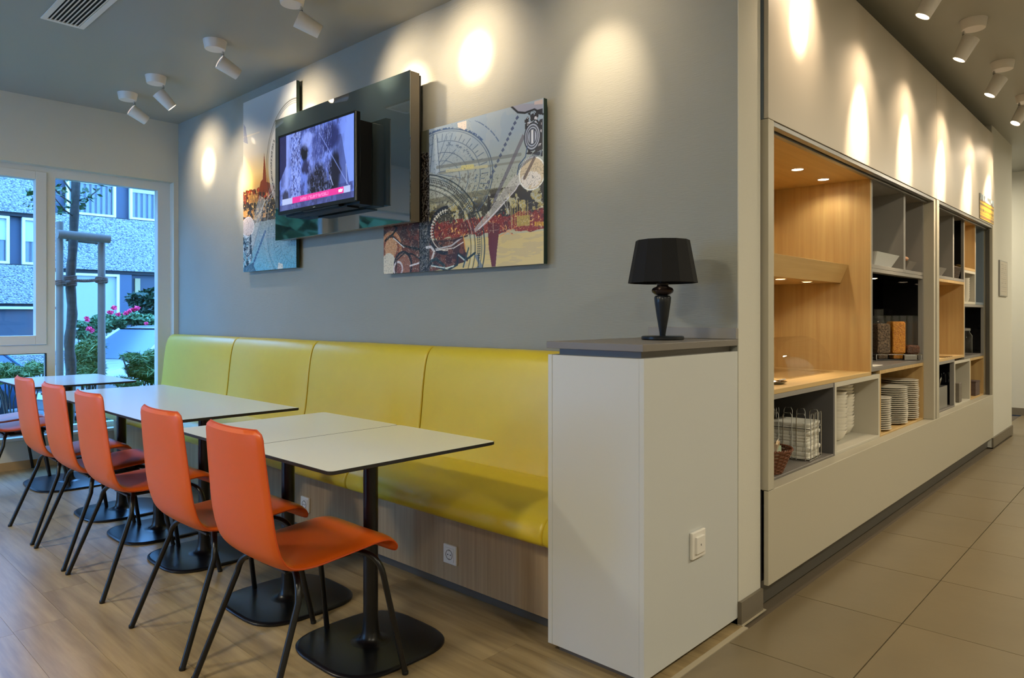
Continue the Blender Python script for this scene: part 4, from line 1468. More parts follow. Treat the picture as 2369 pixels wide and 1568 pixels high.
S.mix(((U > .4) & (U < .72) & (fib > .6)).astype(float), (150, 168, 240), .5)
for x_, w_ in ((.50, .003), (.54, .003), (.58, .004), (.63, .004), (.68, .003), (.73, .004)):
    S.mix(S.line([(sx0 + x_ * (sx1 - sx0), sz1), (sx0 + (x_ + .01) * (sx1 - sx0), sz1 - .12)], w_), (24, 26, 60), .9)
P2 = lambda u, v: (sx0 + u * (sx1 - sx0), sz0 + v * (sz1 - sz0))
S.mix(S.line([P2(.56, .9), P2(.95, .12)], .006), (130, 150, 230), .8)
S.mix(S.line([P2(.90, .42), P2(.91, .18)], .004), (190, 210, 255), .9)
S.mix(S.line([P2(.70, .33), P2(.74, .2)], .006), (180, 196, 255), .9)
S.mix(((V < .075)).astype(float), (60, 60, 110), .6)
S.mix(((V > .075) & (V < .155) & (U > .04) & (U < .95)).astype(float), (176, 190, 236))
S.mix(((V > .075) & (V < .155) & (U > .19) & (U < .87)).astype(float), (226, 50, 150))
S.mix(((V > .095) & (V < .135) & (U > .30) & (U < .68) & (S.noise(.008, 55, 1) > .3)).astype(float), (236, 130, 196), .9)
S.mesh('screen', M['screen'], lambda X, Z: (X, np.full(X.shape, -0.0005), Z), tv)


def text_obj(body, size, m, parent, loc, rot, name='lettering', bold=0.0):
    cu = bpy.data.curves.new(name, 'FONT')
    cu.body = body
    cu.size = size
    cu.extrude = 0.0004
    cu.offset = bold
    cu.align_x = 'CENTER'
    cu.align_y = 'CENTER'
    tmp = bpy.data.objects.new(name, cu)
    C.objects.link(tmp)
    bpy.context.view_layer.update()
    me = bpy.data.meshes.new_from_object(tmp.evaluated_get(bpy.context.evaluated_depsgraph_get()))
    bpy.data.objects.remove(tmp)
    me.materials.clear()
    me.materials.append(m)
    o = bpy.data.objects.new(name, me)
    C.objects.link(o)
    o.parent = parent
    o.location = loc
    o.rotation_euler = rot
    return o


text_obj('ntv', 0.034, M['white_text'], tv, (sx0 + .835 * (sx1 - sx0), -0.0012, sz0 + .118 * (sz1 - sz0)), (PI / 2, 0, 0), bold=0.0008)

# ------------------------------------------------------------------ yellow sign and plaque
sg = thing('wall_sign', 'small yellow panel picture on the fascia above the end of the buffet bays', 'sign', (XW, 4.85, 2.075))
S = Canvas(-0.31, 0.32, 0, 0.215, 90, 40)
U, V = (S.X + .31) / .63, S.Z / .215
S.c[:] = np.array([214, 176, 26]) / 255.
for v_, w_, c in ((.10, .10, (120, 70, 20)), (.36, .05, (150, 110, 20)), (.60, .08, (96, 62, 16)), (.47, .03, (226, 200, 90)), (.22, .04, (170, 130, 30))):
    S.mix((np.abs(V - v_) < w_ / 2).astype(float), c, .85)
S.mix(((np.abs(V - .36) < .06) & (S.noise(.02, 61, 1) > .5)).astype(float), (90, 70, 20), .7)
S.mix((V > .74).astype(float), (186, 206, 220))
S.mix(((V > .74) & (S.noise(.04, 62, 2) > .5)).astype(float), (70, 76, 70), .8)
S.mix((V > .70).astype(float) * (V < .76), (120, 70, 30), .9)
S.mesh('print', M['sign_print'], lambda X, Z: (np.full(X.shape, 0.0065), X, Z), sg)
MB().box(0.0005, 0.006, -0.31, 0.32, 0, 0.215).build('panel', M['steel'], sg)
pq = thing('notice_plaque', 'small grey framed notice on the pale wall at the corridor end', 'sign', (5.505, 5.75, 1.42))
S = Canvas(-.19, .19, 0.01, 0.34, 60, 60)
S.c[:] = np.array([176, 166, 148]) / 255.
for k in range(14):
    S.mix(((np.abs(S.Z - (.05 + k * .02)) < .004) & (np.abs(S.X) < .14) & (S.noise(.015, 70 + k, 1) > .35)).astype(float), (120, 108, 94), .7)
S.mesh('print', M['sign_print'], lambda X, Z: (np.full(X.shape, 0.0135), X, Z), pq)
MB().box(0.0005, 0.013, -.21, .21, 0, 0.35).build('frame', M['steel'], pq, bevel=0.002)

# ------------------------------------------------------------------ things in the buffet bays
ORD = ['top', 'second', 'third', 'fourth', 'fifth', 'sixth', 'seventh', 'eighth', 'ninth', 'tenth', 'eleventh', 'twelfth', 'thirteenth', 'fourteenth', 'fifteenth', 'sixteenth',
       'seventeenth', 'eighteenth', 'nineteenth', 'twentieth', 'twenty-first', 'twenty-second']


def ordl(k):
    return 'top one' if k == 0 else ORD[k] + ' from the top'


plate_prof = [(0.0001, 0.004), (0.06, 0.004), (0.085, 0.009), (0.118, 0.0165), (0.122, 0.0165), (0.122, 0.0130), (0.088, 0.004), (0.070, 0.0), (0.0001, 0.0)]
FL = 0.508
for (x, y, n, sc, nm) in ((5.361, 2.190, 15, 0.80, 'left plate stack'), (5.338, 2.557, 18, 1.0, 'middle plate stack'), (5.336, 2.842, 20, 1.0, 'right plate stack')):
    me = None
    for k in range(n):
        lb = 'white plate, %s, in the %s of the low oak niche' % (ordl(n - 1 - k), nm)
        if me is None:
            o = MB().lathe([(r * sc, z * (0.95 if k else 1)) for r, z in plate_prof], n=40).build('plate', M['porcelain'])
            me = o.data
        else:
            o = bpy.data.objects.new('plate', me)
            C.objects.link(o)
        pitch = 0.0137 if n < 18 else 0.0137
        o.location = (x + random.uniform(-.002, .002), y + random.uniform(-.002, .002), FL + 0.0005 + k * pitch)
        tag(o, lb, 'plate', 'white plates stacked in the low oak niche')
bowl_prof = [(0.0001, 0.003), (0.03, 0.003), (0.052, 0.02), (0.070, 0.062), (0.0735, 0.062), (0.0725, 0.056), (0.055, 0.018), (0.034, 0.0), (0.0001, 0.0)]
me = None
for (x, y, n, nm) in ((5.314, 1.598, 13, 'front bowl stack'), (5.268, 1.860, 14, 'rear bowl stack')):
    for k in range(n):
        if me is None:
            o = MB().lathe(bowl_prof, n=36).build('bowl', M['porcelain'])
            me = o.data
        else:
            o = bpy.data.objects.new('bowl', me)
            C.objects.link(o)
        o.location = (x + random.uniform(-.003, .003), y + random.uniform(-.003, .003), 0.5125 + k * 0.0185)
        tag(o, 'white bowl, %s, in the %s of the off-white niche' % (ordl(n - 1 - k), nm), 'bowl', 'white bowls stacked in the off-white niche')

# napkins and wire holder
np_t = thing('napkin_holder', 'chrome wire holder around white paper napkins in the low grey niche', 'holder', (5.325, 0.99, FL + 0.0005), math.radians(4))
w = MB()
Hh = 0.235
hs_ = 0.108
for s in (-1, 1):
    for off in (-0.066, 0.0, 0.066):
        for ax in (0, 1):
            loop = [(off - 0.022, 0.002), (off - 0.022, Hh - 0.015), (off - 0.015, Hh), (off + 0.015, Hh), (off + 0.022, Hh - 0.015), (off + 0.022, 0.002)]
            pts = [((s * hs_, a, z) if ax == 0 else (a, s * hs_, z)) for a, z in loop]
            w.tube(pts, 0.0022, 6)
for z in (0.003, 0.16):
    w.tube([(-hs_, -hs_, z), (hs_, -hs_, z), (hs_, hs_, z), (-hs_, hs_, z), (-hs_, -hs_, z)], 0.0022, 6)
w.tube([(-hs_, -0.03, .003), (hs_, -0.03, .003)], .002, 6).tube([(-hs_, 0.03, .003), (hs_, 0.03, .003)], .002, 6)
w.build('wire_frame', M['chrome'], np_t)
nk = MB()
z = 0.0035
k = 0
grp = []
while z < 0.175:
    h = random.uniform(0.012, 0.024)
    e = random.uniform(-.004, .004)
    a, b2 = 0.098 + e, 0.096 - e
    pl = rrect(-a, a, -b2, b2, 0.012, 3)
    n_ = len(pl)
    rings = [(0.96, z), (1.0, z + h * .25), (1.005, z + h * .75), (0.96, z + h)]
    vs = [(p[0] * s + e, p[1] * s, zz) for s, zz in rings for p in pl]
    m_ = MB()
    m_.add(vs, [(j * n_ + i, j * n_ + (i + 1) % n_, (j + 1) * n_ + (i + 1) % n_, (j + 1) * n_ + i) for j in range(3) for i in range(n_)], 0, True)
    m_.add(vs, [tuple(range(n_))[::-1], tuple(range(3 * n_, 4 * n_))])
    grp.append(m_)
    z += h + 0.0008
for k, m_ in enumerate(grp):
    o = m_.build('napkin_bundle', M['napkin'])
    o.location = (5.325, 0.99, FL + 0.0005)
    o.rotation_euler = (0, 0, math.radians(4))
    tag(o, 'white paper napkin bundle, %s, inside the chrome wire holder' % ordl(len(grp) - 1 - k), 'napkins', 'napkin bundles in the wire holder')

# wicker basket with sachets
bk = thing('wicker_basket', 'small brown wicker basket of packets at the left end of the low grey niche', 'basket', (5.362, 0.53, FL + 0.0005))
wv = MB()
R0, R1b, BH = 0.082, 0.125, 0.105
for j in range(13):
    z = 0.006 + BH * j / 13
    r = R0 + (R1b - R0) * j / 13
    pts = []
    for k in range(49):
        a = 2 * PI * k / 48
        rr_ = r + 0.003 * math.sin(12 * a + (PI if j % 2 else 0))
        pts.append((rr_ * math.cos(a), rr_ * math.sin(a), z))
    wv.tube(pts, 0.0038, 6, cap=False)
wv.build('weave', M['wicker'], bk)
sk = MB()
for k in range(24):
    a = 2 * PI * k / 24
    sk.tube([(R0 * math.cos(a), R0 * math.sin(a), 0), (R1b * math.cos(a), R1b * math.sin(a), BH)], 0.003, 5)
sk.lathe([(0.0001, 0.0), (R0, 0.0), (R0, 0.004), (0.0001, 0.004)], n=24)
sk.build('stakes', M['wicker'], bk)
rm = MB()
for ph in (0, PI):
    rm.tube([((R1b + 0.004 * math.cos(24 * t + ph)) * math.cos(t), (R1b + 0.004 * math.cos(24 * t + ph)) * math.sin(t), BH + 0.005 + 0.004 * math.sin(24 * t + ph)) for t in [2 * PI * q / 240 for q in range(241)]], 0.0036, 5, cap=False)
rm.build('rim', M['wicker'], bk)
pk = [((200, 150, 60), 'yellow and white packet standing in the wicker basket', 0.03, 0.045, .2), ((60, 140, 60), 'green packet in front in the wicker basket', 0.055, 0.03, -.1), ((150, 40, 40), 'dark red packet lying in the wicker basket', 0.02, 0.0, .1),
      ((120, 140, 190), 'pale blue packet at the left of the wicker basket', -0.005, -0.03, -.2)]
for k, (c, lb, dx, dy, tl_) in enumerate(pk):
    m_ = MB()
    pl = [(-.024, 0.012), (.024, 0.012), (.026, .05), (.024, .11 + .02 * (k == 0)), (-.024, .11 + .02 * (k == 0)), (-.026, .05)]
    m_.prism(pl, 0, -0.008, 0.008)
    m_.box(-0.0012, 0.0012, -.024, .024, .11 + .02 * (k == 0), .122 + .02 * (k == 0))
    o = m_.build('sachet', mat('sachet_print', c, 0.35, noise=((30, 30, 30), .4, (230, 226, 214)), coat=.5), bevel=0.004)
    o.location = (5.362 + dx, 0.53 + dy, FL + 0.012)
    o.rotation_euler = (tl_, tl_ * .8, tl_)
    tag(o, lb, 'packet', 'packets in the wicker basket')

# clear bread cover and hood on the oak counter
CT = 0.9025
def hood(name, label, x, y, rx, ry, h, closed=True):
    m_ = MB()
    n_, mm = 32, 10
    vs = []
    for j in range(mm + 1):
        a = PI / 2 * j / mm
        for i in range(n_):
            t = 2 * PI * i / n_
            vs.append((rx * math.cos(a) ** .8 * math.cos(t) if a < PI / 2 - 1e-6 else 0, (ry * math.cos(a) ** .8 if a < PI / 2 - 1e-6 else 0) * math.sin(t), 0.004 + h * math.sin(a)))
    fs = [(j * n_ + i, j * n_ + (i + 1) % n_, (j + 1) * n_ + (i + 1) % n_, (j + 1) * n_ + i) for j in range(mm) for i in range(n_)]
    t = thing(name, label, 'cover', (x, y, CT))
    m_.add(vs, fs, 0, True)
    m_.build('dome', M['clear'], t)
    MB().lathe([(0.006, h + .002), (0.010, h + .012), (0.012, h + .022), (0.0001, h + .026)], n=16).build('knob', M['chrome'], t)
    MB().tube([(rx * math.cos(2 * PI * k / 40), ry * math.sin(2 * PI * k / 40), .005) for k in range(41)], 0.004, 6, cap=False).build('rim', M['clear'], t)
    return t


hood('cake_cover', 'clear domed cover beside the jamb on the oak counter', 5.22, 0.66, 0.10, 0.10, 0.165)
rt_ = thing('bread_hood', 'clear curved acrylic hood on the oak counter against the niche side', 'cover', (5.12, 1.30, CT))
arc = [(0.17 * math.cos(PI * k / 16), 0.20 * math.sin(PI * k / 16)) for k in range(17)]
m_ = MB()
n_ = len(arc)
vs = [(p[0], -0.30, p[1] + .008) for p in arc] + [(p[0], 0.34, p[1] + .008) for p in arc]
m_.add(vs, [(i, i + 1, n_ + i + 1, n_ + i) for i in range(n_ - 1)], 0, True)
m_.add(vs, [tuple(range(n_)), tuple(range(n_, 2 * n_))])
m_.build('hood', M['clear'], rt_, recalc=False)
MB().box(-.18, .18, -.31, .35, 0.0, .006).build('tray', M['clear'], rt_)
MB().box(.172, .19, -.06, .10, .008, .022).build('handle', M['clear'], rt_)
tg = thing('serving_dish', 'small round metal dish at the front edge of the oak counter', 'dish', (5.345, 0.70, CT))
MB().lathe([(0.0001, 0.002), (0.035, 0.002), (0.055, 0.014), (0.057, 0.013), (0.036, 0.0), (0.0001, 0)], n=32).build('bowl', M['chrome'], tg)
MB().tube([(0.0, 0.05, 0.013), (0.01, 0.10, 0.016)], .004, 6).build('handle', M['chrome'], tg)

# cereal dispensers in the black niche
CB = 0.9225
mu = mat('muesli', (150, 122, 92), 0.8, noise=((90, 90, 90), .25, (60, 44, 32)), bump=((120, 120, 120), 1, .01))
cf = mat('cornflakes', (236, 164, 40), 0.7, noise=((80, 80, 80), .35, (190, 104, 14)), bump=((110, 110, 110), 1, .01))
ch_m = mat('chocolate_cereal', (110, 62, 30), 0.7, noise=((80, 80, 80), .3, (60, 30, 16)), bump=((110, 110, 110), 1, .01))
ST_A = math.radians(42)
st_ = thing('dispenser_stand', 'dark wire stand carrying the cereal dispensers in the black niche', 'stand', (5.325, 2.775, CB), ST_A)
MB().box(-.155, .145, -.055, .055, 0, .006).build('base', M['black_metal'], st_, bevel=.002)
m_ = MB()
m_.tube([(-.155, -.06, .040), (.155, -.06, .040)], .003, 6).tube([(-.155, .06, .040), (.155, .06, .040)], .003, 6)
for yy in (-.155, .15):
    m_.tube([(yy, -.06, .003), (yy, -.06, .040), (yy, .06, .040), (yy, .06, .003)], .003, 6)
m_.build('rail', M['chrome'], st_)
MB().box(.03, .115, -.074, -.064, .003, .036).build('label_plate', M['steel'], st_, bevel=.002)
for (u_, m2, fill, lb) in ((-.096, mu, .235, 'clear cereal dispenser filled with grey-brown muesli, left one'),
                           (.008, cf, .25, 'clear cereal dispenser filled with golden cornflakes, middle one'),
                           (.1075, ch_m, .085, 'clear cereal dispenser with a little brown cereal, right one')):
    t = thing('cereal_dispenser', lb, 'dispenser', (5.325 + u_ * math.cos(ST_A), 2.775 + u_ * math.sin(ST_A), CB + .0065), ST_A, group='cereal dispensers in the black niche')
    pl = rrect(-.047, .047, -.050, .050, .010, 3)
    n_ = len(pl)
    ring_f = lambda k_: [(j * n_ + i, j * n_ + (i + 1) % n_, (j + 1) * n_ + (i + 1) % n_, (j + 1) * n_ + i) for j in range(k_) for i in range(n_)]
    vs = [(p[0] * s, p[1] * s, z_) for s, z_ in ((.72, .002), (.74, .030), (1.0, .045), (1.0, .295)) for p in pl]
    MB().add(vs, ring_f(3)).build('container', M['clear'], t, recalc=False)
    vs = [(p[0] * s, p[1] * s, z_) for s, z_ in ((.68, .005), (.70, .032), (.95, .048), (.95, fill), (.8, fill + .012)) for p in pl]
    m_ = MB().add(vs, ring_f(4))
    m_.add(vs, [tuple(range(n_))[::-1], tuple(range(4 * n_, 5 * n_))])
    o = m_.build('cereal', m2, t)
    o['kind'] = 'stuff'
    MB().prism([(p[0] * 1.02, p[1] * 1.02) for p in pl], 2, .296, .303).build('lid', M['clear'], t)
jr = thing('storage_jar', 'clear stoppered jar standing behind the muesli dispenser', 'jar', (5.19, 2.885, CB))
MB().lathe([(0.0001, 0), (.06, 0), (.062, .01), (.062, .24), (.05, .275), (.036, .29), (.036, .31)], n=28).build('body', M['clear'], jr)
MB().lathe([(.030, .30), (.040, .312), (.040, .355), (.034, .36), (0.0001, .36)], n=28).build('stopper', M['clear'], jr)
for (x, y, z_, lb) in ((5.37, 2.03, CB, 'small white card lying at the left end of the black niche counter'), ):
    o = MB().box(-.06, .06, -.09, .09, 0, .003).build('paper_card', M['napkin'])
    o.location = (x, y, z_)
    tag(o, lb, 'card')

# trays and bowls in the grey niches
def boat(name, label, x, y, z_, ln, wd, h, m2='cab_white', ry=0.45):
    m_ = MB()
    o0 = rrect(-wd * .28, wd * .28, -ln * .36, ln * .36, .015, 3)
    o1 = rrect(-wd / 2, wd / 2, -ln / 2, ln / 2, .02, 3)
    i1 = rrect(-wd / 2 + .006, wd / 2 - .006, -ln / 2 + .006, ln / 2 - .006, .016, 3)
    i0 = rrect(-wd * .26, wd * .26, -ln * .34, ln * .34, .012, 3)
    n_ = len(o0)
    vs = [(p[0], p[1], zz) for r_, zz in ((o0, 0), (o1, h), (i1, h), (i0, .006)) for p in r_]
    m_.add(vs, [(j * n_ + i, j * n_ + (i + 1) % n_, (j + 1) * n_ + (i + 1) % n_, (j + 1) * n_ + i) for j in range(3) for i in range(n_)])
    m_.add(vs, [tuple(range(n_))[::-1], tuple(range(3 * n_, 4 * n_))])
    o = m_.build(name, M[m2])
    o.location = (x, y, z_)
    return tag(o, label, 'bowl')


SH = 1.5375
boat('serving_tray', 'long pale sloping-sided tray in the left grey niche of the near bay', 5.36, 2.20, SH, 0.50, 0.17, 0.085)
boat('serving_tray', 'small grey tray heaped with pastries in the right grey niche of the near bay', 5.375, 2.74, SH, 0.22, 0.15, 0.065, 'grey_top')
boat('serving_tray', 'small grey tray in the grey niche of the far bay', 5.37, 3.62, SH, 0.26, 0.15, 0.065, 'grey_top')
pastry = mat('pastry', (170, 110, 70), 0.7, noise=((60, 60, 60), .4, (220, 180, 150)))
for k, (dx, dy, dz) in enumerate(((0, 0, .058), (.03, .04, .052), (-.03, -.04, .052), (.02, -.05, .050), (-.02, .05, .056), (0.01, 0.0, .085))):
    m_ = MB().lathe([(0.0001, -.018), (.02, -.016), (.034, -.006), (.036, .002), (.03, .012), (.016, .019), (0.0001, .021)], n=18)
    o = m_.build('pastry', pastry)
    o.location = (5.375 + dx, 2.74 + dy, SH + dz)
    tag(o, 'brown pastry %s, in grey tray of the near bay' % ('topmost' if k == 5 else ['in the middle', 'right of centre in front', 'left of centre behind', 'left of centre in front', 'right of centre behind'][k]), 'pastry', 'pastries in the grey tray')
bs = thing('dark_basket', 'dark woven basket with pale bread tips in the black niche of the far bay', 'basket', (5.345, 4.127, SH))
m_ = MB()
for j in range(9):
    a = .08 + .002 * j
    z_ = .006 + j * .011
    pl = rrect(-a, a, -a * 1.5, a * 1.5, .02, 3)
    m_.tube([(p[0], p[1], z_) for p in pl + [pl[0]]], .005, 5, cap=False)
m_.build('weave', mat('dark_wicker', (70, 52, 34), .7), bs)
for k, (dy, dz) in enumerate(((-.10, .12), (-.06, .13), (-.02, .125))):
    o = MB().lathe([(0.0001, -.02), (.02, -.015), (.028, 0), (.02, .015), (0.0001, .02)], n=14).build('bread_roll', mat('bread', (220, 180, 100), .7))
    o.location = (5.38, 4.20 + dy, SH + dz - .01)
    tag(o, 'small golden roll, %s of three, in the dark woven basket' % ['left', 'middle', 'right'][k], 'bread', 'rolls in the dark basket')
# cups stacked in the small white niche
me = None
for k in range(9):
    if me is None:
        o = MB().lathe([(0.0001, 0), (.022, 0), (.03, .02), (.036, .045), (.0335, .045), (.028, .02), (.02, .004), (0.0001, .004)], n=24).build('cup', M['porcelain'])
        me = o.data
    else:
        o = bpy.data.objects.new('cup', me)
        C.objects.link(o)
    o.location = (5.405, 4.60, 1.3525 + k * .0205)
    tag(o, 'small white cup, %s, in the stack inside the small off-white niche' % ordl(8 - k), 'cup', 'cups stacked in the small off-white niche')
# cutlery holder in the low black niche, cutlery set on the oak counter
cu = thing('cutlery_holder', 'brushed steel box full of cutlery in the low black niche', 'holder', (5.365, 3.655, FL))
m_ = MB()
m_.box(-.07, .07, -.14, .14, .0, .004).box(.066, .07, -.14, .14, .004, .17).box(-.07, -.066, -.14, .14, .004, .17).box(-.066, .066, -.14, -.136, .004, .17).box(-.066, .066, .136, .14, .004, .17)
m_.build('box', M['steel'], cu, bevel=.001)
for k in range(9):
    m_ = MB()
    m_.tube([(0, 0, 0), (0, 0, .13)], .0035, 6)
    m_.lathe([(.003, .125), (.012, .14), (.014, .155), (.010, .172), (0.0001, .18)], n=12)
    m_.v = [(p[0] * (.35 if p[2] > .13 else 1), p[1], p[2]) for p in m_.v]
    o = m_.build('spoon', M['chrome'])
    a = hsh(k + 2)
    b_ = hsh(k + 30)
    o.location = (5.365 + .06 * (a - .5), 3.655 + .20 * (b_ - .5), FL + .068)
    o.rotation_euler = (.55 * (b_ - .5) * 1.2, .35 * (a - .5), 0)
    tag(o, 'steel spoon standing in the brushed steel cutlery box', 'spoon', 'spoons in the steel cutlery box')
for k in range(4):
    o = MB().box(-.05, .05, -.0075, .0075, 0, .004).box(.05, .078, -.011, .011, 0, .005).build('table_knife', M['chrome'], bevel=.002)
    o.location = (5.375, 3.66 + k * .075, 0.9025)
    tag(o, 'steel table knife, %s of four laid on the oak counter of the far bay' % ['first', 'second', 'third', 'last'][k], 'knife', 'knives laid on the oak counter')
bx_ = thing('storage_box', 'brown woven box in the small low oak niche of the far bay', 'box', (5.365, 4.92, FL))
MB().box(-.08, .08, -.09, .09, 0, .13).build('body', mat('brown_weave', (96, 78, 70), .7, bump=((10, 10, 200), .8, .01)), bx_, bevel=.004)
MB().box(-.082, .082, -.092, .092, .118, .131).build('rim', mat('brown_rim', (84, 66, 60), .7), bx_, bevel=.002)
bx2 = thing('storage_box', 'grey ribbed box at the left in the small low off-white niche', 'box', (5.365, 4.215, FL))
MB().box(-.08, .08, -.045, .045, 0, .16).build('body', mat('grey_weave', (120, 112, 100), .7, bump=((10, 10, 260), .8, .01)), bx2, bevel=.004)
gj = thing('glass_jar', 'clear glass jar at the left of the far black niche', 'jar', (5.38, 4.72, .8825))
MB().lathe([(0.0001, 0), (.055, 0), (.06, .01), (.06, .17), (.04, .20), (.04, .22)], n=28).build('body', M['clear'], gj)
MB().lathe([(.044, .215), (.044, .235), (0.0001, .24)], n=24).build('lid', M['steel'], gj)

# ------------------------------------------------------------------ outdoors
gz = -0.10
g = MB()
nx_, ny_ = 24, 30
vs = []
for i in range(nx_ + 1):
    x = -0.34 - (20.0) * (i / nx_) ** 1.6
    for j in range(ny_ + 1):
        y = -22 + 34 * j / ny_
        z = gz - 0.45 * min(1, max(0, (-x - 2.5) / 3.5))
        vs.append((x, y, z))
fs = [(i * (ny_ + 1) + j, i * (ny_ + 1) + j + 1, (i + 1) * (ny_ + 1) + j + 1, (i + 1) * (ny_ + 1) + j) for i in range(nx_) for j in range(ny_)]
g.add(vs, fs, 0, True)
ground = g.build('ground', M['grass'])
tag(ground, kind='structure')
# road strip beside the cars
struct('road', MB().box(-16.9, -6.3, -22, 12, -0.56, -0.53), M['asphalt'])
# grass blades
N = 9000
bv, bf = [], []
for k in range(N):
    x = -0.5 - 5.5 * random.random()
    y = random.uniform(-2.6, 1.6)
    z = gz - 0.45 * min(1, max(0, (-x - 2.5) / 3.5))
    h = random.uniform(.05, .13)
    a = random.uniform(0, 2 * PI)
    dx, dy = .008 * math.cos(a), .008 * math.sin(a)
    lx, ly = random.uniform(-.04, .04), random.uniform(-.04, .04)
    o_ = len(bv)
    bv += [(x - dx, y - dy, z), (x + dx, y + dy, z), (x + lx, y + ly, z + h)]
    bf.append((o_, o_ + 1, o_ + 2))
gr = MB().add(bv, bf).build('grass', M['leaf'], recalc=False)
tag(gr, 'green lawn grass outside below the window panes', 'grass', kind='stuff')


def leaves(n, blobs, size, stretch=1.6):
    """n leaf quads scattered in ellipsoids (cx,cy,cz,rx,ry,rz)"""
    vs, fs = [], []
    tot = sum(b[3] * b[4] * b[5] for b in blobs)
    for b in blobs:
        m_ = max(8, int(n * b[3] * b[4] * b[5] / tot))
        for _ in range(m_):
            d = Vector((random.gauss(0, 1), random.gauss(0, 1), random.gauss(0, 1))).normalized() * random.random() ** .4
            p = Vector((b[0] + d.x * b[3], b[1] + d.y * b[4], b[2] + d.z * b[5]))
            u = Vector((random.gauss(0, 1), random.gauss(0, 1), random.gauss(0, .6))).normalized()
            w_ = u.orthogonal().normalized()
            w_ = (Matrix.Rotation(random.uniform(0, 6.28), 3, u) @ w_)
            s = size * random.uniform(.6, 1.3)
            o_ = len(vs)
            vs += [p - u * s * stretch / 2, p + w_ * s * .45, p + u * s * stretch / 2, p - w_ * s * .45]
            fs.append((o_, o_ + 1, o_ + 2, o_ + 3))
    return MB().add(vs, fs)


# young tree with its stakes
TX = -1.3
tr = thing('young_tree', 'slim young street tree tied between wooden stakes outside the window', 'tree', (TX, -0.53, gz))
trunk = [(TX, -0.545, gz), (TX, -0.55, .3), (TX, -0.53, .66), (TX, -0.545, .95), (TX, -0.52, 1.25), (TX, -0.535, 1.58), (TX, -0.515, 1.9), (TX, -0.50, 2.25), (TX, -.485, 2.7), (TX, -.48, 3.3), (TX + .05, -.5, 4.2)]
trunk = [(a - TX, b + .53, c - gz) for a, b, c in catmull(trunk, 4)]
MB().tube(trunk, .045, 14, radii=[.052 - .018 * (k / len(trunk)) + .003 * math.sin(k * 2.1) for k in range(len(trunk))]).build('trunk', M['bark'], tr)
br = MB()
tips = []
for (z0, dx, dy, dz) in ((2.33, .1, -.28, .22), (2.38, -.1, .25, .17), (2.22, .15, -.22, .15), (2.42, .0, -.2, .35), (2.6, .1, .4, .3), (2.8, -.2, -.6, .5), (3.0, .3, .5, .5), (3.2, .2, -.4, .6), (3.4, -.2, .3, .7), (2.9, .5, .1, .5)):
    p0 = Vector((0, .04, z0 - gz))
    p3 = p0 + Vector((dx, dy, dz))
    br.tube([p0, p0.lerp(p3, .5) + Vector((0, 0, -.03)), p3], .008, 6, radii=[.012, .008, .004])
    tips.append((p3, p0.lerp(p3, .6)))
br.build('branches', M['bark'], tr)
bl_ = []
for a, b_ in tips:
    bl_ += [(a.x, a.y, a.z, .16, .13, .12), (b_.x, b_.y, b_.z, .11, .09, .08)]
for (dy, z0) in ((-.30, 2.42), (-.12, 2.50), (.13, 2.44), (-.16, 2.26), (.12, 2.36), (-.34, 2.30)):
    bl_.append((0.0, dy, z0 - gz, .10, .08, .06))
bl_ += [(0, 0, 4.0, .9, .9, .7), (.2, .2, 3.4, .7, .8, .4)]
lf = leaves(2600, bl_, .05)
o = lf.build('foliage', M['leaf'], tr, recalc=False)
o['kind'] = 'stuff'


def post(px0, px1, ytop, label, x=TX + 0.1):
    a = on(0, px0, ytop, x)
    b_ = on(0, px1, ytop, x)
    r = abs(b_[1] - a[1]) / 2
    yc = (a[1] + b_[1]) / 2
    t = MB().lathe([(r, 0), (r * .98, (a[2] - gz) * .5), (r * .95, a[2] - gz - .01), (r * .85, a[2] - gz), (0.0001, a[2] - gz)], n=20).build('tree_stake', M['post'])
    t.location = (x, yc, gz)
    tag(t, label, 'stake', 'peeled wooden stakes holding the young tree')
    return t, yc, r, a[2]


post(129, 147, 512, 'left peeled wooden stake beside the young tree, tallest')
post(226, 244, 541, 'right peeled wooden stake beside the young tree')


def rail(p0, p1, r, label):
    p0, p1 = Vector(p0), Vector(p1)
    o = MB().tube([(0, 0, 0), tuple(p1 - p0)], r, 18).build('stake_rail', M['post'])
    o.location = p0
    tag(o, label, 'rail', 'crossbars of the tree frame')


p0 = on(0, 133, 541, TX + 0.175)
p1 = on(0, 254, 553, TX + 0.175)
rail(p0, p1, .042, 'round peeled crossbar on top in front of the two stakes')
p0 = on(0, 150, 553, TX - .05)
p1 = on(0, 226, 561, TX - .05)
rail((TX - .02, p0[1], p0[2]), (TX - .02, p1[1], p1[2]), .022, 'thin half-round crossbar behind the front crossbar')
rp_ = thing('tie_rope', 'brown coir rope tying the young tree to both stakes', 'rope', (TX, -.53, 1.55))
pl_ = on(0, 138, 652, TX + .1)
pm_ = on(0, 160, 648, TX)
pr_ = on(0, 235, 646, TX + .1)
b_ = MB()
base = Vector((TX, -.53, 1.55))
for (c, r, n_) in ((pl_, .050, 3), (pm_, .060, 7), (pr_, .050, 4)):
    for k in range(n_):
        zz = c[2] + (k - n_ / 2) * .014
        b_.tube([tuple(Vector((c[0] + r * math.cos(2 * PI * q / 24), c[1] + r * math.sin(2 * PI * q / 24), zz + .006 * math.sin(4 * PI * q / 24 + k))) - base) for q in range(25)], .0095, 6, cap=False)
b_.build('windings', M['rope'], rp_)
b_ = MB()
for s in (0, .6):
    pts = []
    for q in range(60):
        u = q / 59
        c = Vector(pm_).lerp(Vector(pr_), u) + Vector((0.05 + .009 * math.cos(q * .9 + s * 5), 0, -.012 * math.sin(PI * u) + .009 * math.sin(q * .9 + s * 5)))
        pts.append(tuple(c - base))
    b_.tube(pts, .009, 6)
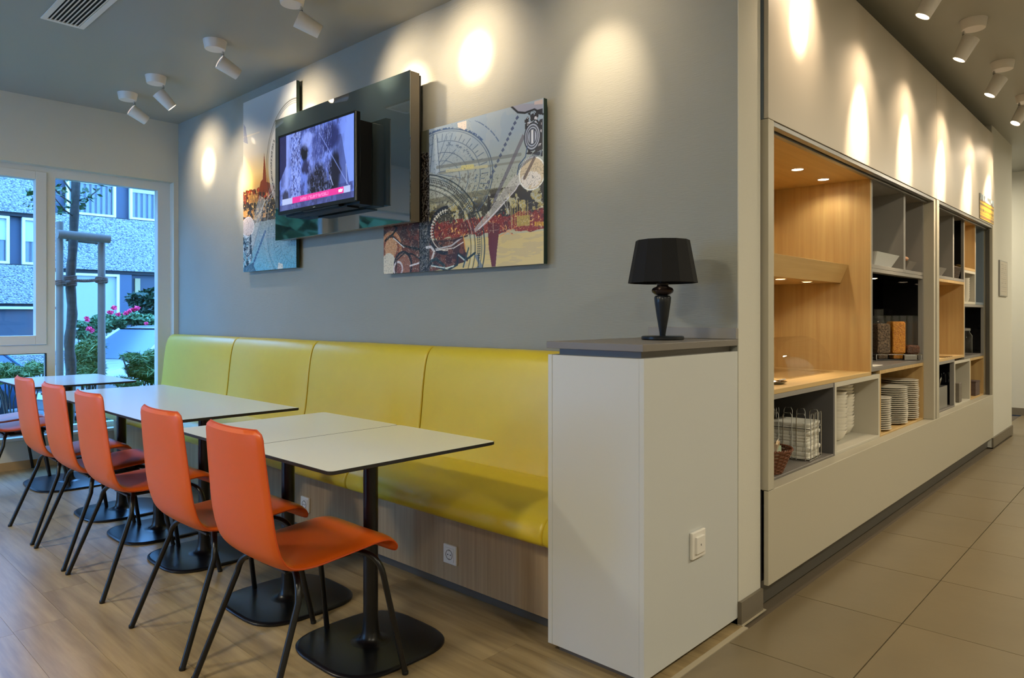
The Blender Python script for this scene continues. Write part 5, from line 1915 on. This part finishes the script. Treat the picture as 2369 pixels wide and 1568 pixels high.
b_.tube([tuple(Vector(pl_) + Vector((.05, 0, -.01)) - base), tuple(Vector(pm_) + Vector((.055, 0, -.01)) - base)], .012, 6)
b_.build('rope_span', M['rope'], rp_)

# shrubs
SHX = -4.2


def at_x(px, py, x):
    return on(0, px, py, x)


def shrub(name, label, blobs_px, x, n, size, m2, stretch=1.6, stems=True, dx=.4, cat='shrub'):
    bl, cs = [], []
    for (px, py, rw, rh) in blobs_px:
        c = at_x(px, py, x)
        e = at_x(px + rw, py, x)
        f = at_x(px, py - rh, x)
        bl.append((c[0], c[1], c[2], dx, abs(e[1] - c[1]), abs(f[2] - c[2])))
        cs.append(c)
    cy = sum(c[1] for c in cs) / len(cs)
    zg = gz - 0.45 * min(1, max(0, (-x - 2.5) / 3.5))
    t = thing(name, label, cat, (x, cy, zg))
    bl = [(b[0] - x, b[1] - cy, b[2] - zg) + b[3:] for b in bl]
    o = leaves(n, bl, size, stretch).build('foliage', m2, t, recalc=False)
    o['kind'] = 'stuff'
    s = MB()
    for b in bl:
        for q in range(3):
            s.tube([(b[0] * .5 + .05 * q, b[1] * .6, 0), (b[0], b[1] * .9 + .04 * (q - 1), b[2] * .6), (b[0] + .1 * (q - 1), b[1] + .1 * (q - 1), b[2] + b[5] * .4)], .008, 5)
    s.build('stems', M['bark'], t)
    return t, cy, zg


shrub('feathery_shrub', 'soft feathery green shrub right of the tree trunk', [(200, 815, 24, 24), (205, 852, 28, 26), (188, 868, 20, 18), (215, 795, 12, 12)], -2.6, 5600, .017, M['leaf_feather'], 6.5)
shrub('feathery_shrub', 'soft feathery green shrub in front of the silver car', [(310, 828, 16, 12), (322, 856, 22, 18), (354, 836, 12, 28), (350, 868, 18, 18), (292, 884, 26, 10)], -2.7, 4400, .017, M['leaf_feather'], 6.5)
shrub('feathery_shrub', 'thin grassy shrub seen through the low left pane', [(10, 854, 26, 14), (50, 862, 30, 10), (80, 852, 18, 14), (20, 876, 40, 10)], -3.4, 3200, .016, M['leaf_feather'], 7.5)
rs, rcy, rzg = shrub('rose_bush', 'rose bush with pink blossoms behind the right stake', [(200, 772, 20, 16), (235, 748, 26, 22), (268, 744, 28, 18), (305, 736, 26, 14), (340, 742, 22, 14), (215, 795, 16, 16), (188, 750, 12, 8)], -9.6, 5200, .075, M['leaf'])
for (px, py, r) in ((264, 712, 7), (257, 723, 6), (291, 724, 7), (300, 720, 6), (317, 713, 8), (308, 716, 6), (202, 740, 5), (206, 760, 7), (212, 765, 6), (253, 722, 5), (273, 727, 5), (338, 748, 4), (200, 735, 4)):
    c = at_x(px, py, -9.0)
    rr_ = r * 0.85 / FPX * 14.5
    m_ = leaves(40, [(0, 0, 0, rr_, rr_, rr_ * .8)], .05, 1.2)
    o = m_.build('blossom', M['blossom'], rs, recalc=False)
    o.location = (c[0] - (-9.6), c[1] - rcy, c[2] - rzg)
shrub('laurel_bush', 'dark glossy laurel bush beneath the building overhang', [(334, 705, 14, 22), (352, 700, 16, 30), (350, 735, 18, 20), (322, 690, 6, 12)], -12.5, 3800, .15, M['leaf_dark'], 1.9, dx=.9)


def make_car(name, label, cx, cy, zg, paint, L=4.2, H0=1.45, flip=1):
    """length along y, nose towards -y when flip=1"""
    t = thing(name, label, 'car', (cx, cy, zg), 0 if flip == 1 else PI)
    # stations along y: (y, half width, z bottom, z belt)
    stn = [(-2.10, .55, .38, .52), (-2.05, .72, .25, .66), (-1.9, .80, .20, .78), (-1.4, .84, .18, .88), (-.95, .85, .18, .95), (-.3, .86, .18, .97), (.6, .86, .18, .99), (1.4, .85, .20, 1.0), (1.85, .80, .24, .98), (2.02, .74, .28, .90), (2.08, .6, .35, .75)]
    k_ = L / 4.2
    vs = []
    nr = 12
    for (y, w_, z0, z1) in stn:
        ring = [(-w_ * .9, z0), (-w_, z0 + .12), (-w_ * 1.01, (z0 + z1) / 2), (-w_, z1 - .12), (-w_ * .94, z1 - .03), (-w_ * .6, z1 + .005), (w_ * .6, z1 + .005), (w_ * .94, z1 - .03), (w_, z1 - .12), (w_ * 1.01, (z0 + z1) / 2), (w_, z0 + .12), (w_ * .9, z0)]
        vs += [(a, y * k_, b_ * H0 / 1.45) for a, b_ in ring]
    fs = [(j * nr + i, j * nr + (i + 1) % nr, (j + 1) * nr + (i + 1) % nr, (j + 1) * nr + i) for j in range(len(stn) - 1) for i in range(nr)]
    m_ = MB().add(vs, fs, 0, True)
    m_.add(vs, [tuple(range(nr)), tuple(range((len(stn) - 1) * nr, len(stn) * nr))])
    m_.build('body', paint, t)
    # glasshouse
    zt = H0
    gl = [(-1.02, .93, .78), (-.30, 1.40, .62), (.2, 1.45, .62), (1.2, 1.42, .60), (1.92, .98, .74)]
    sc = H0 / 1.45
    lo = [(-1.02 * k_, .78), (-.3 * k_, .82), (.6 * k_, .82), (1.3 * k_, .81), (1.92 * k_, .74)]
    up = [(-.30 * k_, .60, 1.40 * sc), (0 * k_, .62, 1.44 * sc), (.6 * k_, .62, 1.445 * sc), (1.2 * k_, .60, 1.42 * sc), (1.55 * k_, .58, 1.33 * sc)]
    vs = []
    for s in (-1, 1):
        for (y, w_) in lo:
            vs.append((s * w_, y, .95 * sc))
        for (y, w_, z) in up:
            vs.append((s * w_, y, z))
    fs = []
    for i in range(4):
        fs.append((i, i + 1, 5 + i + 1, 5 + i))
        fs.append((10 + i, 15 + i, 16 + i, 11 + i))
    fs += [(0, 5, 15, 10), (4, 14, 19, 9)]
    MB().add(vs, fs).build('windows', M['car_glass'], t)
    rf = []
    for (y, w_, z) in up:
        rf += [(-w_ - .01, y, z), (-w_ * .8, y, z + .022), (w_ * .8, y, z + .022), (w_ + .01, y, z)]
    fs = [(j * 4 + i, j * 4 + i + 1, (j + 1) * 4 + i + 1, (j + 1) * 4 + i) for j in range(4) for i in range(3)]
    fs += [(j * 4 + 3, j * 4, (j + 1) * 4, (j + 1) * 4 + 3) for j in range(4)]
    MB().add(rf, fs, 0, True).build('roof', paint, t)
    for s in (-1, 1):
        for (i, j_) in ((0, 0), (2, 2), (3, 3), (4, 4)):
            a = Vector((s * (lo[i][1] + .005), lo[i][0], .94 * sc))
            b2 = Vector((s * (up[j_][1] + .01), up[j_][0], up[j_][2]))
            MB().tube([a, b2], .03, 8).build('pillar', paint, t)
        for yw in (-1.30 * k_, 1.30 * k_):
            m_ = MB()
            pr = [(.0001, 0), (.20, 0), (.31, .01), (.32, .04), (.32, .18), (.30, .2), (.0001, .2)]
            for r, x_ in pr:
                pass
            m_.lathe(pr, n=28)
            m_.v = [(s * (.66 + p[2] * 1.0), yw + p[0], .32 + p[1]) for p in m_.v]
            wh = m_.build('wheel', M['tyre'], t)
            m_ = MB().lathe([(.0001, .0), (.05, .0), (.20, -.01), (.20, .01), (.0001, .01)], n=24)
            m_.v = [(s * (.867 + p[2] * .3), yw + p[0], .32 + p[1]) for p in m_.v]
            m_.build('hubcap', M['steel'], wh)
    for s in (-1, 1):
        MB().box(s * .62 - .13, s * .62 + .13, -2.07 * k_, -1.93 * k_, .60 * sc, .73 * sc).build('headlight', M['chrome'], t, bevel=.03, seg=3)
        MB().box(s * .90 - .06, s * .90 + .06, -.86 * k_, -.72 * k_, .96 * sc, 1.08 * sc).build('mirror', paint, t, bevel=.02)
    MB().box(-.26, .26, -2.125 * k_, -2.10 * k_, .40 * sc, .50 * sc).build('number_plate', M['bwhite'], t, bevel=.004)
    MB().box(-.45, .45, -2.12 * k_, -2.06 * k_, .53 * sc, .60 * sc).build('grille', M['tyre'], t, bevel=.004)
    return t


cp = on(0, 318, 790, -7.0)
car1 = make_car('parked_car', 'silver car parked behind the shrubs, seen through the right pane', -7.0, cp[1] + 0.35, -0.53, M['car_silver'], H0=1.56)
car1.rotation_euler = (0, 0, math.radians(22))
cp = on(0, 30, 850, -8.2)
car2 = make_car('parked_car', 'blue car parked on the street, seen through the low left pane', -8.3, -1.35, -0.55, M['car_blue'], L=4.0, H0=1.30)

# building across the street, facade plane x = FXX
FXX = -17.0


def fa(px, py, x=FXX):
    p = on(0, px, py, x)
    return p[1], p[2]


bA = thing('apartment_block', 'pebble-dashed building with white framed windows across the street, right part', 'building', (FXX, 4.0, -0.53))
ox, oy, oz = FXX, 4.0, -0.53


def fbox(name, y0, y1, z0, z1, d0, d1, m2, parent):
    return MB().box(d0, d1, y0 - oy, y1 - oy, z0 - oz, z1 - oz).build(name, m2, parent)


yb = (fa(85, 500)[0] + fa(125, 500)[0]) / 2          # joint between the two parts, behind the mullion
zw0 = fa(300, 508)[1]      # underside of the upper right windows
zp0 = fa(300, 627)[1]      # underside of the pebble band
YR = 16.0
ztop = 9.0
fbox('pebble_band', yb, YR, zp0, zw0, -.3, 0, M['pebble'], bA)
fbox('shadow_joint', yb, YR, zw0, zw0 + .03, -.3, -.06, M['darkbg'], bA)
fbox('wall_core', yb, YR, oz, ztop, -.5, -.32, M['navy'], bA)
zt_w = zw0 + 1.55
fbox('pebble_band', yb, YR, zt_w, ztop, -.3, 0, M['pebble'], bA)
fbox('soffit_joint', yb, YR, zp0 - .10, zp0 - .001, -.31, -.12, M['darkbg'], bA)


def far_window(y0, y1, z0, z1, parent, blind=0.45, d=-.18, curtain='curtain', gap=True):
    t = .075
    m_ = MB()
    yy0, yy1, zz0, zz1 = y0 - oy, y1 - oy, z0 - oz, z1 - oz
    m_.box(d - .06, d + .06, yy0, yy0 + t, zz0, zz1).box(d - .06, d + .06, yy1 - t, yy1, zz0, zz1).box(d - .06, d + .06, yy0 + t, yy1 - t, zz1 - t, zz1).box(d - .06, d + .06, yy0 + t, yy1 - t, zz0, zz0 + t)
    w_ = m_.build('window', M['bwhite'], parent)
    MB().box(d - .10, d - .085, yy0 + t, yy1 - t, zz0 + t, zz1 - t).build('backing', M['curtain_dark'], w_)
    if blind:
        hb = (zz1 - zz0 - 2 * t) * blind
        MB().box(d - .045, d - .03, yy0 + t, yy1 - t, zz1 - t - hb, zz1 - t).build('blind', M['curtain'], w_)
    if gap:
        n_ = max(2, int((yy1 - yy0) / .16))
        for k in range(n_):
            a = yy0 + t + (yy1 - yy0 - 2 * t) * (k + .15) / n_
            MB().box(d - .08, d - .065, a, a + .085, zz0 + t, zz1 - t).build('curtain', M['curtain_strip'], w_)
    MB().box(d - .02, d - .015, yy0 + t, yy1 - t, zz0 + t, zz1 - t).build('pane', M['glass'], w_)
    return w_


# upper right windows
ya, yb1 = fa(157, 450)[0], fa(272, 450)[0]
far_window(ya, yb1, zw0 + .03, zt_w, bA, .35)
far_window(fa(304, 450)[0], fa(304, 450)[0] + 1.6, zw0 + .03, zt_w, bA, .42)
far_window(fa(304, 450)[0] + 2.2, fa(304, 450)[0] + 3.9, zw0 + .03, zt_w, bA, .4)
far_window(yb + .02, fa(129, 450)[0], zw0 + .03, zt_w, bA, .3)
# ground floor
zg1 = zp0 - .11
gw = far_window(fa(125, 700)[0], fa(280, 700)[0], .2, zg1, bA, 0, gap=False)
MB().box(-.235, -.22, fa(133, 700)[0] - oy, fa(276, 700)[0] - oy, .28 - oz, zg1 - .08 - oz).build('roller_blind', M['blind'], gw)
fbox('infill_panel', fa(280, 700)[0], fa(308, 700)[0], oz, zg1, -.31, -.12, M['navy'], bA)
fbox('porch_wall', fa(308, 700)[0] + .01, YR, oz, zg1, -.31, -.28, M['curtain_dark'], bA)
fbox('porch_post', fa(318, 700)[0], fa(330, 700)[0], oz, zg1 - .1, -.27, -.2, mat('ochre_post', (150, 130, 90), .7), bA)
fbox('plinth_wall', yb, fa(280, 700)[0], oz, .19, -.31, -.1, M['pebble'], bA)

bB = thing('apartment_block', 'pebble-dashed building with white framed windows across the street, left part', 'building', (FXX, 4.0, -0.53))
YL = -16.0
z3, z2, z1_ = fa(40, 491)[1], fa(40, 613)[1], fa(40, 702)[1]
fbox('wall_core', YL, yb - .02, oz, ztop, -.5, -.32, M['navy'], bB)
fbox('pebble_band', YL, yb - .02, z3, ztop, -.3, 0, M['pebble'], bB)
fbox('shadow_joint', YL, yb - .02, z3 - .10, z3 - .001, -.3, -.1, M['darkbg'], bB)
fbox('pebble_band', YL, yb - .02, z1_, z2, -.3, 0, M['pebble'], bB)
fbox('shadow_joint', YL, yb - .02, z1_ - .07, z1_ - .001, -.3, -.1, M['darkbg'], bB)
fbox('shadow_joint', YL, yb - .02, z2 + .001, z2 + .03, -.3, -.06, M['darkbg'], bB)
far_window(fa(54, 550)[0], fa(54, 550)[0] + 1.25, z2 + .03, z3 - .11, bB, .5)
ww_ = fa(25, 550)[0]
for k in range(6):
    far_window(ww_ - 1.6 - k * 2.3, ww_ - k * 2.3, z2 + .03, z3 - .11, bB, .5)
for k in range(7):
    y1w = fa(48, 750)[0] + 1.0 - k * 1.9
    far_window(y1w - 1.8, y1w, .1, z1_ - .08, bB, 0, gap=False)
fbox('plinth_wall', YL, yb - .02, oz, .09, -.31, -.1, M['pebble'], bB)

# trees further left along the street (seen in the glossy board)
tcount = 0
for (x, y, h, r) in ((-5.2, -7.0, 6.0, 1.9), (-8.6, -13.0, 7.0, 2.4), (-4.6, -12.0, 6.5, 2.0), (-10.8, -7.5, 6.5, 2.2)):
    tcount += 1
    t = thing('street_tree', ['leafy tree on the street left of the window, nearest, out of view', 'tall leafy street tree in the middle of the row, out of view', 'leafy street tree farthest left, out of view', 'leafy street tree nearest the building, out of view'][tcount - 1], 'tree', (x, y, -.5), group='trees along the street')
    MB().tube([(0, 0, 0), (.05, .02, h * .5), (0, 0, h * .75)], .15, 10, radii=[.2, .15, .08]).build('trunk', M['bark'], t)
    b_ = leaves(1500, [(0, 0, h * .62, r, r, h * .36), (r * .4, r * .3, h * .5, r * .6, r * .6, h * .2), (-r * .4, r * .2, h * .75, r * .6, r * .6, h * .2)], .38)
    o = b_.build('foliage', M['leaf'], t, recalc=False)
    o['kind'] = 'stuff'
